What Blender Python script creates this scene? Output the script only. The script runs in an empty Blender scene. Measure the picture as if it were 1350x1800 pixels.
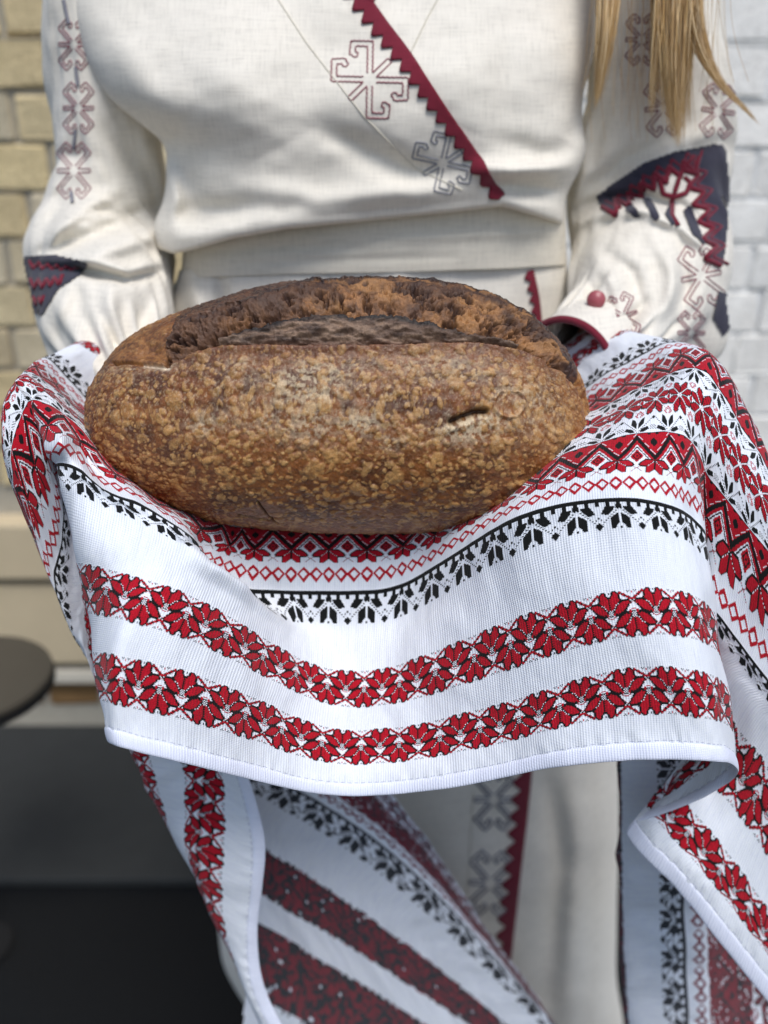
import bpy, bmesh, math, random
import numpy as np
from mathutils import Vector, Matrix
from mathutils.bvhtree import BVHTree

rng = np.random.default_rng(7)
random.seed(7)
scene = bpy.context.scene
COL = scene.collection

# ------------------------------------------------------------------ camera
PITCH = math.radians(25.0)
CAM = np.array([0.0, 0.0, 1.25])
FPX, W0, H0 = 1633.0, 1350.0, 1800.0
cd = bpy.data.cameras.new('camera')
cam = bpy.data.objects.new('camera', cd)
COL.objects.link(cam)
cam.location = CAM
cam.rotation_euler = (math.radians(90) - PITCH, 0, 0)
cd.sensor_fit = 'HORIZONTAL'
cd.sensor_width = 36.0
cd.lens = FPX / W0 * 36.0
cd.clip_start, cd.clip_end = 0.02, 200.0
cd.dof.use_dof = True
cd.dof.focus_distance = 0.535
cd.dof.aperture_fstop = 5.6
scene.camera = cam
scene.render.resolution_x, scene.render.resolution_y = 768, 1024

# ------------------------------------------------------------------ light
SUN_EL, SUN_AZ = math.radians(62), math.radians(160)     # azimuth from +Y, clockwise: behind the camera, a little right
world = bpy.data.worlds.new('World')
scene.world = world
world.use_nodes = True
wn = world.node_tree
bg = wn.nodes['Background']
sky = wn.nodes.new('ShaderNodeTexSky')
sky.sky_type = 'NISHITA'
sky.sun_disc = False
sky.sun_elevation = SUN_EL
sky.sun_rotation = SUN_AZ
sky.dust_density = 1.5
sky.air_density = 1.0
sky.ozone_density = 1.0
wn.links.new(sky.outputs[0], bg.inputs[0])
bg.inputs[1].default_value = 0.078
sd = bpy.data.lights.new('sun', 'SUN')
sd.energy = 1.5
sd.angle = math.radians(26)
sd.color = (1.0, 0.975, 0.95)
sun = bpy.data.objects.new('sun', sd)
COL.objects.link(sun)
sdir = Vector((math.sin(SUN_AZ) * math.cos(SUN_EL), math.cos(SUN_AZ) * math.cos(SUN_EL), math.sin(SUN_EL)))
sun.rotation_euler = sdir.to_track_quat('Z', 'Y').to_euler()
sun.location = (0.5, -1.5, 3)
vs = scene.view_settings
vs.view_transform = 'Standard'
vs.look = 'None'
vs.gamma = 1.0
vs.use_curve_mapping = False
vs.exposure = 0.88

# ------------------------------------------------------------------ helpers
CP, SP = math.cos(PITCH), math.sin(PITCH)
def unproj(px, py, Y):
    """a point of the place: photograph pixel + distance Y along the ground"""
    px, py, Y = np.broadcast_arrays(np.asarray(px, float), np.asarray(py, float), np.asarray(Y, float))
    xn = (px - W0 / 2) / FPX
    yn = (H0 / 2 - py) / FPX
    ry = CP + yn * SP
    rz = -SP + yn * CP
    t = Y / ry
    return np.stack([CAM[0] + xn * t, CAM[1] + Y, CAM[2] + rz * t], -1)
def V(px, py, Y):
    return Vector(unproj(px, py, Y))
def zat(py, Y):
    return float(unproj(675, py, Y)[2])
def srgb(r, g, b):
    c = np.array([r, g, b], float) / 255.0
    return np.where(c <= 0.04045, c / 12.92, ((c + 0.055) / 1.055) ** 2.4)
def L4(c):
    return (float(c[0]), float(c[1]), float(c[2]), 1.0)

_lat = {}
def vnoise(x, y, seed=0):
    if seed not in _lat:
        _lat[seed] = np.random.default_rng(1000 + seed).random((256, 256))
    T = _lat[seed]
    xi, yi = np.floor(x).astype(int), np.floor(y).astype(int)
    fx, fy = x - xi, y - yi
    fx, fy = fx * fx * (3 - 2 * fx), fy * fy * (3 - 2 * fy)
    a, b = T[yi % 256, xi % 256], T[yi % 256, (xi + 1) % 256]
    c, d = T[(yi + 1) % 256, xi % 256], T[(yi + 1) % 256, (xi + 1) % 256]
    return (a * (1 - fx) + b * fx) * (1 - fy) + (c * (1 - fx) + d * fx) * fy
def fbm(x, y, seed=0, octv=4, gain=0.5):
    s, a, n = 0, 1.0, 0
    for o in range(octv):
        s = s + a * vnoise(x * 2 ** o + 17.3 * o, y * 2 ** o + 9.1 * o, seed + o)
        n += a
        a *= gain
    return s / n
def sstep(a, b, x):
    t = np.clip((x - a) / (b - a), 0, 1)
    return t * t * (3 - 2 * t)
def hermite(ks, P, kq):
    """smooth curve through control points given at uneven parameters; straight beyond the ends"""
    ks, P, kq = np.asarray(ks, float), np.asarray(P, float), np.asarray(kq, float)
    d = np.diff(P, axis=0) / np.diff(ks)[:, None]
    h = np.diff(ks)
    m = np.zeros_like(P)
    if len(ks) > 2:
        m[1:-1] = (d[:-1] * h[1:, None] + d[1:] * h[:-1, None]) / (h[1:] + h[:-1])[:, None]
        m[0], m[-1] = d[0], d[-1]
    else:
        m[:] = d[0]
    i = np.clip(np.searchsorted(ks, kq, 'right') - 1, 0, len(ks) - 2)
    t = (kq - ks[i]) / h[i]
    tc = np.clip(t, 0, 1)
    H = h[i][:, None]
    tt = tc[:, None]
    out = (2 * tt**3 - 3 * tt**2 + 1) * P[i] + (tt**3 - 2 * tt**2 + tt) * H * m[i] + (-2 * tt**3 + 3 * tt**2) * P[i + 1] + (tt**3 - tt**2) * H * m[i + 1]
    ex = (t - tc)[:, None] * H
    return out + ex * np.where(t[:, None] < 0, m[i], m[i + 1])
def interp(x, pts):
    pts = np.asarray(pts, float)
    return np.interp(x, pts[:, 0], pts[:, 1])
def smooth_grid(A, n, axis):
    for _ in range(n):
        B = A.copy()
        sl = [slice(None)] * A.ndim
        s0, s1, s2 = sl[:], sl[:], sl[:]
        s0[axis], s1[axis], s2[axis] = slice(0, -2), slice(1, -1), slice(2, None)
        B[tuple(s1)] = 0.25 * A[tuple(s0)] + 0.5 * A[tuple(s1)] + 0.25 * A[tuple(s2)]
        A = B
    return A
def grid_normals(P):
    du = np.gradient(P, axis=1)
    dv = np.gradient(P, axis=0)
    n = np.cross(du, dv)
    return n / (np.linalg.norm(n, axis=-1, keepdims=True) + 1e-12)

def link(o, parent=None):
    COL.objects.link(o)
    if parent is not None:
        o.parent = parent
        if parent.type == 'EMPTY' or any(abs(c) > 1e-9 for c in parent.location):
            o.matrix_parent_inverse = parent.matrix_basis.inverted()
    return o
def tag(o, label=None, cat=None, group=None, kind=None):
    if label: o['label'] = label
    if cat: o['category'] = cat
    if group: o['group'] = group
    if kind: o['kind'] = kind
    return o
def empty(name, loc):
    o = bpy.data.objects.new(name, None)
    COL.objects.link(o)
    o.location = loc
    o.empty_display_size = 0.05
    return o
def fast_mesh(name, verts, quads, mat, parent=None, smooth=True, uv=None, fcol=None, vcol=None):
    """mesh from numpy arrays (unused points dropped)"""
    used = np.unique(quads)
    remap = np.full(len(verts), -1, np.int64)
    remap[used] = np.arange(len(used))
    quads = remap[quads]
    verts = verts[used]
    me = bpy.data.meshes.new(name)
    n = quads.shape[1]
    me.vertices.add(len(verts))
    me.vertices.foreach_set('co', np.ascontiguousarray(verts, np.float32).ravel())
    me.loops.add(quads.size)
    me.loops.foreach_set('vertex_index', np.ascontiguousarray(quads, np.int32).ravel())
    me.polygons.add(len(quads))
    me.polygons.foreach_set('loop_start', np.arange(0, quads.size, n, dtype=np.int32))
    me.polygons.foreach_set('use_smooth', np.full(len(quads), smooth))
    me.update(calc_edges=True)
    if uv is not None:
        l = me.uv_layers.new(name='UVMap')
        l.data.foreach_set('uv', np.ascontiguousarray(uv[used][quads.ravel()], np.float32).ravel())
    if fcol is not None:
        a = me.attributes.new('Thread', 'FLOAT_COLOR', 'FACE')
        a.data.foreach_set('color', np.ascontiguousarray(np.c_[fcol, np.ones(len(fcol))], np.float32).ravel())
    if vcol is not None:
        a = me.attributes.new('Tint', 'FLOAT_COLOR', 'POINT')
        c = vcol[used]
        if c.shape[1] == 3:
            c = np.c_[c, np.ones(len(c))]
        a.data.foreach_set('color', np.ascontiguousarray(c, np.float32).ravel())
    me.materials.append(mat)
    return link(bpy.data.objects.new(name, me), parent)
def grid_quads(ny, nx):
    j, i = np.mgrid[0:ny - 1, 0:nx - 1]
    a = (j * nx + i).ravel()
    return np.stack([a, a + 1, a + nx + 1, a + nx], 1)
def bm_obj(name, bm, mat, parent=None, smooth=False):
    me = bpy.data.meshes.new(name)
    bm.to_mesh(me)
    bm.free()
    if smooth:
        me.polygons.foreach_set('use_smooth', np.ones(len(me.polygons), bool))
    me.materials.append(mat)
    return link(bpy.data.objects.new(name, me), parent)
def box_bm(x0, x1, y0, y1, z0, z1, bevel=0.0, seg=2, bm=None):
    b = bmesh.new()
    bmesh.ops.create_cube(b, size=1)
    for v in b.verts:
        v.co = Vector(((x0 + x1) / 2 + v.co.x * (x1 - x0), (y0 + y1) / 2 + v.co.y * (y1 - y0), (z0 + z1) / 2 + v.co.z * (z1 - z0)))
    if bevel:
        bmesh.ops.bevel(b, geom=b.edges[:], offset=bevel, segments=seg, affect='EDGES', profile=0.6)
    return b
def tube_arrays(P, R, n=6, closed_end=True):
    """rings of a round tube along points P with radii R -> verts, quads"""
    P = np.asarray(P, float)
    R = np.broadcast_to(np.asarray(R, float), (len(P),))
    T = np.gradient(P, axis=0)
    T /= np.linalg.norm(T, axis=1, keepdims=True) + 1e-12
    up = np.array([0.31, 0.2, 0.93])
    A = np.cross(T, up)
    A /= np.linalg.norm(A, axis=1, keepdims=True) + 1e-12
    B = np.cross(T, A)
    ang = np.linspace(0, 2 * np.pi, n, endpoint=False)
    V_ = P[:, None] + R[:, None, None] * (np.cos(ang)[None, :, None] * A[:, None] + np.sin(ang)[None, :, None] * B[:, None])
    j, i = np.mgrid[0:len(P) - 1, 0:n]
    a, b = (j * n + i).ravel(), (j * n + (i + 1) % n).ravel()
    return V_.reshape(-1, 3), np.stack([a, b, b + n, a + n], 1)
def join_arrays(parts):
    vs_, qs, o = [], [], 0
    for v, q in parts:
        vs_.append(v)
        qs.append(q + o)
        o += len(v)
    return np.concatenate(vs_), np.concatenate(qs)

# ------------------------------------------------------------------ materials
def new_mat(name, color=(0.5, 0.5, 0.5), rough=0.7, spec=0.3):
    m = bpy.data.materials.new(name)
    m.use_nodes = True
    nt = m.node_tree
    b = nt.nodes['Principled BSDF']
    b.inputs['Base Color'].default_value = L4(color)
    b.inputs['Roughness'].default_value = rough
    b.inputs['Specular IOR Level'].default_value = spec
    return m, nt, b
def nd(nt, t, **kw):
    n = nt.nodes.new(t)
    for k, v in kw.items():
        setattr(n, k, v)
    return n
def mix(nt, fac, a, b, mode='MIX'):
    n = nd(nt, 'ShaderNodeMix', data_type='RGBA', blend_type=mode)
    for sock, v in ((n.inputs[0], fac), (n.inputs[6], a), (n.inputs[7], b)):
        if hasattr(v, 'is_output'):
            nt.links.new(v, sock)
        else:
            sock.default_value = v if not isinstance(v, (tuple, list, np.ndarray)) else L4(v)
    return n.outputs[2]
def noise(nt, scale, detail=4, rough=0.55, vec=None):
    n = nd(nt, 'ShaderNodeTexNoise')
    n.inputs['Scale'].default_value = scale
    n.inputs['Detail'].default_value = detail
    n.inputs['Roughness'].default_value = rough
    if vec is not None:
        nt.links.new(vec, n.inputs['Vector'])
    return n
def ramp(nt, fac, stops):
    r = nd(nt, 'ShaderNodeValToRGB')
    els = r.color_ramp.elements
    while len(els) < len(stops):
        els.new(0.5)
    for e, (p, c) in zip(els, stops):
        e.position = p
        e.color = L4(c)
    nt.links.new(fac, r.inputs[0])
    return r.outputs[0]
def objco(nt):
    return nd(nt, 'ShaderNodeTexCoord').outputs['Object']
def bump(nt, b, height, strength, dist=0.001, prev=None):
    n = nd(nt, 'ShaderNodeBump')
    n.inputs['Strength'].default_value = strength
    n.inputs['Distance'].default_value = dist
    nt.links.new(height, n.inputs['Height'])
    if prev is not None:
        nt.links.new(prev, n.inputs['Normal'])
    nt.links.new(n.outputs[0], b.inputs['Normal'])
    return n.outputs[0]

def math_node(nt, op, a, b=None):
    n = nd(nt, 'ShaderNodeMath', operation=op)
    for s, v in ((n.inputs[0], a), (n.inputs[1], b)):
        if v is None:
            continue
        if hasattr(v, 'is_output'):
            nt.links.new(v, s)
        else:
            s.default_value = v
    return n.outputs[0]

def brick_mat(name, stops, rough, bstr):
    m, nt, b = new_mat(name, rough=rough, spec=0.2)
    rnd = nd(nt, 'ShaderNodeObjectInfo').outputs['Random']
    co = objco(nt)
    base = ramp(nt, rnd, stops)
    n1 = noise(nt, 22, 6, 0.65, co)
    n2 = noise(nt, 160, 3, 0.6, co)
    n0 = noise(nt, 7, 4, 0.6, co)
    c = mix(nt, n1.outputs[0], (0.66, 0.64, 0.60), (1.30, 1.28, 1.24))
    c = mix(nt, 0.6 if 'white' not in name else 0.15, c, mix(nt, n0.outputs[0], (0.7, 0.66, 0.58), (1.3, 1.3, 1.3)), 'MULTIPLY')
    c = mix(nt, 1.0, base, c, 'MULTIPLY')
    speck = ramp(nt, n2.outputs[0], [(0.30, (0.62, 0.6, 0.58)), (0.45, (1, 1, 1)), (1.0, (1.05, 1.05, 1.05))])
    c = mix(nt, 0.8, c, speck, 'MULTIPLY')
    nt.links.new(c, b.inputs['Base Color'])
    h = math_node(nt, 'ADD', n1.outputs[0], math_node(nt, 'MULTIPLY', n2.outputs[0], 0.5))
    bump(nt, b, h, bstr, 0.006)
    return m
M = {}
M['brick_yellow'] = brick_mat('yellow stock brick', [(0.0, srgb(204, 188, 152)), (0.3, srgb(214, 198, 158)), (0.55, srgb(196, 187, 166)), (0.8, srgb(222, 211, 186)), (1.0, srgb(178, 163, 134))], 0.9, 0.8)
M['brick_brown'] = brick_mat('brown brick', [(0.0, srgb(120, 92, 62)), (0.5, srgb(150, 118, 78)), (1.0, srgb(98, 78, 60))], 0.9, 0.8)
M['brick_white'] = brick_mat('white painted brick', [(0.0, srgb(240, 240, 238)), (0.5, srgb(244, 244, 242)), (1.0, srgb(235, 236, 235))], 0.55, 0.5)
def plain(name, c, rough=0.8, spec=0.25, nscale=60, amt=0.25, bstr=0.2, bdist=0.002):
    m, nt, b = new_mat(name, c, rough, spec)
    n = noise(nt, nscale, 5, 0.6, objco(nt))
    v = mix(nt, n.outputs[0], (1 - amt,) * 3, (1 + amt,) * 3)
    nt.links.new(mix(nt, 1.0, tuple(c), v, 'MULTIPLY'), b.inputs['Base Color'])
    bump(nt, b, n.outputs[0], bstr, bdist)
    return m
M['mortar'] = plain('lime mortar', srgb(168, 162, 148), 0.95, 0.1, 90, 0.25, 0.6, 0.004)
M['mortar_white'] = plain('painted mortar', srgb(226, 227, 226), 0.7, 0.2, 90, 0.08, 0.5, 0.003)
M['stone'] = plain('cream stone', srgb(196, 180, 150), 0.85, 0.2, 12, 0.14, 0.3, 0.003)
M['stone_white'] = plain('pale stone edge', srgb(205, 198, 182), 0.8, 0.2, 12, 0.12, 0.3, 0.003)
M['stone_dark'] = plain('weathered joint', srgb(96, 90, 80), 0.9, 0.1, 30, 0.2, 0.3, 0.003)
M['paving'] = plain('dark grey paving', srgb(48, 50, 50), 0.7, 0.3, 25, 0.2, 0.3, 0.002)
M['asphalt'] = plain('near black paving', srgb(9, 11, 13), 0.75, 0.25, 120, 0.3, 0.5, 0.003)
M['table'] = plain('grey brown table top', srgb(74, 69, 60), 0.5, 0.4, 40, 0.08, 0.05)
M['table_edge'] = plain('black table edge', srgb(8, 8, 9), 0.8, 0.4, 40, 0.1, 0.05)

def cloth_mat(name, color, slub=0.10, weave=900, warm=(1, 1, 1), bstr=0.25):
    m, nt, b = new_mat(name, color, 0.88, 0.15)
    co = objco(nt)
    mp = nd(nt, 'ShaderNodeMapping')
    mp.inputs['Scale'].default_value = (weave, weave * 0.08, weave * 0.08)
    nt.links.new(co, mp.inputs[0])
    mp2 = nd(nt, 'ShaderNodeMapping')
    mp2.inputs['Scale'].default_value = (weave * 0.06, weave * 0.06, weave)
    nt.links.new(co, mp2.inputs[0])
    a, c = noise(nt, 1, 3, 0.6, mp.outputs[0]), noise(nt, 1, 3, 0.6, mp2.outputs[0])
    f = math_node(nt, 'MULTIPLY', math_node(nt, 'ADD', a.outputs[0], c.outputs[0]), 0.5)
    lo = noise(nt, 14, 4, 0.6, co)
    v = ramp(nt, f, [(0.30, (1 - slub * 2.2,) * 3), (0.5, (1, 1, 1)), (0.75, (1 + slub,) * 3)])
    col = mix(nt, 1.0, tuple(color), v, 'MULTIPLY')
    v2 = mix(nt, lo.outputs[0], (0.95, 0.945, 0.93), (1.04, 1.04, 1.05))
    col = mix(nt, 1.0, col, v2, 'MULTIPLY')
    nt.links.new(col, b.inputs['Base Color'])
    b.inputs['Sheen Weight'].default_value = 0.15
    b.inputs['Sheen Roughness'].default_value = 0.6
    bump(nt, b, f, bstr, 0.0012)
    return m
M['linen'] = cloth_mat('cream linen', srgb(223, 217, 204), 0.09, 900)
M['linen_band'] = cloth_mat('cream linen of the waistband', srgb(213, 206, 190), 0.10, 900)
M['maroon'] = cloth_mat('maroon trim', srgb(112, 26, 44), 0.10, 900)
M['maroon_thread'] = cloth_mat('maroon thread', srgb(140, 84, 92), 0.1, 1500)
M['grey_thread'] = cloth_mat('grey thread', srgb(128, 128, 136), 0.1, 1500)
M['navy'] = cloth_mat('dark slate applique', srgb(50, 49, 62), 0.1, 900)
M['seam'] = cloth_mat('linen seam', srgb(206, 200, 184), 0.05, 1500)
M['button'] = plain('maroon button', srgb(158, 78, 84), 0.35, 0.5, 40, 0.08, 0.05)
M['skin'] = plain('skin', srgb(196, 142, 116), 0.55, 0.35, 80, 0.06, 0.1)
m, nt, b = new_mat('blond hair', srgb(196, 160, 104), 0.42, 0.45)
rv = nd(nt, 'ShaderNodeAttribute', attribute_name='Tint').outputs['Color']
nt.links.new(rv, b.inputs['Base Color'])
M['hair'] = m

# towel cloth: the colour of each thread cell is on the mesh, the weave is here
def towel_mat(name, rib=0.35):
    m, nt, b = new_mat(name, (0.8, 0.8, 0.82), 0.85, 0.18)
    th = nd(nt, 'ShaderNodeAttribute', attribute_name='Thread').outputs['Color']
    uv = nd(nt, 'ShaderNodeUVMap').outputs[0]
    sep = nd(nt, 'ShaderNodeSeparateXYZ')
    nt.links.new(uv, sep.inputs[0])
    # ribs along the length of the cloth, one every 2.5 thread cells, wavering a little
    wob = noise(nt, 0.05, 2, 0.5, uv)
    u = math_node(nt, 'ADD', sep.outputs[0], math_node(nt, 'MULTIPLY', wob.outputs[0], 1.2))
    s1 = math_node(nt, 'SINE', math_node(nt, 'MULTIPLY', u, 2 * math.pi / 2.5))
    s2 = math_node(nt, 'SINE', math_node(nt, 'MULTIPLY', sep.outputs[1], 2 * math.pi / 1.6))
    weave = math_node(nt, 'ADD', math_node(nt, 'MULTIPLY', s1, 0.7), math_node(nt, 'MULTIPLY', s2, 0.3))
    mp = nd(nt, 'ShaderNodeMapping')
    mp.inputs['Scale'].default_value = (0.42, 0.035, 1)
    nt.links.new(uv, mp.inputs[0])
    st = noise(nt, 1, 3, 0.6, mp.outputs[0])
    f = math_node(nt, 'ADD', math_node(nt, 'MULTIPLY', weave, 0.30), st.outputs[0])
    v = ramp(nt, f, [(0.10, (0.70, 0.72, 0.80)), (0.36, (0.98, 0.98, 0.99)), (0.8, (1.04, 1.04, 1.04))])
    nt.links.new(mix(nt, rib * 2.0, th, v, 'MULTIPLY'), b.inputs['Base Color'])
    b.inputs['Sheen Weight'].default_value = 0.1
    bump(nt, b, weave, rib, 0.0006)
    return m
M['towel'] = towel_mat('woven towel cotton')
M['hem'] = cloth_mat('white cotton hem', srgb(238, 238, 243), 0.04, 1600)

m, nt, b = new_mat('baked crust', (0.3, 0.2, 0.1), 0.5, 0.5)
tint = nd(nt, 'ShaderNodeAttribute', attribute_name='Tint')
co = objco(nt)
n1, n2 = noise(nt, 420, 5, 0.65, co), noise(nt, 1500, 3, 0.6, co)
v = ramp(nt, n1.outputs[0], [(0.25, (0.62, 0.58, 0.55)), (0.5, (1, 1, 1)), (0.75, (1.25, 1.25, 1.22))])
c = mix(nt, 0.75, tint.outputs['Color'], v, 'MULTIPLY')
v = ramp(nt, n2.outputs[0], [(0.30, (0.75, 0.72, 0.7)), (0.55, (1, 1, 1)), (0.72, (1.35, 1.35, 1.3))])
c = mix(nt, 0.7, c, v, 'MULTIPLY')
nt.links.new(c, b.inputs['Base Color'])
nt.links.new(tint.outputs['Alpha'], b.inputs['Roughness'])
h = math_node(nt, 'ADD', n1.outputs[0], math_node(nt, 'MULTIPLY', n2.outputs[0], 0.5))
bump(nt, b, h, 0.45, 0.0012)
M['crust'] = m

# ------------------------------------------------------------------ setting: ground, pavement, walls, table
YW = 1.60                                     # face of the wall behind the person
KERB_Y = 1.18
bm = bmesh.new()
vv = [bm.verts.new(p) for p in ((-60, -60, -0.02), (60, -60, -0.02), (60, 60, -0.02), (-60, 60, -0.02))]
bm.faces.new(vv)
tag(bm_obj('ground', bm, M['asphalt']), kind='structure')
pav = tag(bm_obj('pavement', box_bm(-2.2, 2.2, KERB_Y + 0.004, YW + 0.3, -0.019, 0.0, 0.004), M['paving']), kind='structure')

brick_meshes = {}
def brick_variants(key, length, mat, n=5, bev=0.006):
    out = []
    for i in range(n):
        b_ = box_bm(-length / 2, length / 2, 0.0, 0.10, -0.0325, 0.0325, bev, 2)
        r = random.Random(hash((key, i)) % 1000)
        for v in b_.verts:
            v.co += Vector((r.uniform(-1, 1), r.uniform(-1, 1) * 0.8, r.uniform(-1, 1))) * 0.0032
        me = bpy.data.meshes.new('brick')
        b_.to_mesh(me)
        b_.free()
        me.materials.append(mat)
        out.append(me)
    return out
def brick_run(parent, x0, x1, z0, z1, mat, zphase, bev, proud, seed, zs=1.0, gap=0.012, joints=(-0.588, -0.640)):
    r = random.Random(seed)
    full = brick_variants('f' + mat.name, 0.223, mat, 5, bev)
    half = brick_variants('h' + mat.name, 0.105, mat, 3, bev)
    z = zphase - math.floor((zphase - z0) / 0.075) * 0.075
    row = 0
    while z + 0.0375 < z1:
        k = row % 2
        per = 0.223 + 0.105 + 2 * gap
        x = joints[row % 2] + r.uniform(-.012, .012)
        x -= math.ceil((x - x0) / per - 0.2) * per
        while x < x1 - 0.03:
            ln = 0.223 if k == 0 else 0.105       # stretchers and headers in turn
            if x + ln > x1 + 0.12:
                break
            me = r.choice(full if k == 0 else half)
            o = bpy.data.objects.new('brick', me)
            COL.objects.link(o)
            o.parent = parent
            o.matrix_parent_inverse = parent.matrix_basis.inverted()
            o.location = (x + ln / 2, YW - r.uniform(0.2, 1.0) * proud, z + 0.0375)
            o.scale = (1.0, 1.0, zs)
            o.rotation_euler = (r.uniform(-1, 1) * 0.008, r.uniform(-1, 1) * 0.006, r.uniform(-1, 1) * 0.012)
            x += ln + gap
            k = 1 - k
        z += 0.075
        row += 1

ZL0, ZL1, ZL2, ZL3 = zat(905, YW), zat(1010, YW), zat(1152, YW), zat(1188, YW)
wall = empty('brick_wall', (-0.5, YW, 0))
tag(wall, 'weathered yellow brick wall with a cream stone plinth, behind the left sleeve', 'wall')
bm_obj('mortar', box_bm(-1.25, 0.14, YW + 0.004, YW + 0.22, 0.0, 1.9), M['mortar'], wall)
brick_run(wall, -1.25, 0.12, ZL0 + 0.01, 1.9, M['brick_yellow'], zat(250, YW), 0.0035, 0.006, 3)
bm_obj('ledge', box_bm(-1.25, 0.138, YW - 0.045, YW + 0.05, ZL1 + 0.012, ZL0, 0.006), M['stone'], wall)
bm_obj('joint', box_bm(-1.25, 0.136, YW - 0.012, YW + 0.05, ZL1 - 0.006, ZL1 + 0.012), M['stone_dark'], wall)
bm_obj('plinth', box_bm(-1.25, 0.138, YW - 0.032, YW + 0.05, ZL2, ZL1 - 0.006, 0.005), M['stone'], wall)
bm_obj('joint', box_bm(-1.25, 0.136, YW - 0.010, YW + 0.05, ZL2 - 0.020, ZL2), M['stone_dark'], wall)
bm_obj('edge_strip', box_bm(-1.25, 0.137, YW - 0.028, YW + 0.05, ZL3, ZL2 - 0.020, 0.004), M['stone_white'], wall)
brick_run(wall, -1.25, 0.12, 0.0, ZL3, M['brick_brown'], ZL3 - 0.002, 0.007, 0.006, 5)

wwall = empty('white_brick_wall', (0.7, YW, 0))
tag(wwall, 'white painted brick wall behind the long blond hair', 'wall')
bm_obj('mortar', box_bm(0.145, 1.35, YW + 0.003, YW + 0.22, 0.0, 1.9), M['mortar_white'], wwall)
brick_run(wwall, 0.147, 1.34, 0.01, 1.88, M['brick_white'], zat(262, YW), 0.004, 0.003, 9, 1.07, 0.007, (0.615, 0.655))

# round side table, mostly out of frame
TY = 1.06
tc = V(-48, 1189, TY)
tab = empty('round_table', (tc.x, tc.y, -0.02))
tag(tab, 'small round grey brown table with a dark rim, in front of the stone plinth', 'table')
def disc(name, r, z0, z1, mat, bev, seg=64, dx=0.0):
    b_ = bmesh.new()
    bmesh.ops.create_cone(b_, cap_ends=True, segments=seg, radius1=r, radius2=r, depth=z1 - z0)
    bmesh.ops.translate(b_, verts=b_.verts, vec=(tc.x + dx, tc.y, (z0 + z1) / 2))
    if bev:
        es = [e for e in b_.edges if abs(e.verts[0].co.z - e.verts[1].co.z) < 1e-6]
        bmesh.ops.bevel(b_, geom=es, offset=bev, segments=2, affect='EDGES')
    return bm_obj(name, b_, mat, tab)
RT = 0.104
disc('table_top', RT, tc.z - 0.008, tc.z, M['table'], 0.002, 96)
disc('rim', RT + 0.002, tc.z - 0.022, tc.z - 0.009, M['table_edge'], 0.003, 96)
disc('pedestal', 0.010, -0.012, tc.z - 0.023, M['table_edge'], 0.0, 24, -0.085)
disc('base', 0.05, -0.0195, -0.012, M['table_edge'], 0.003, 48, -0.085)

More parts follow.
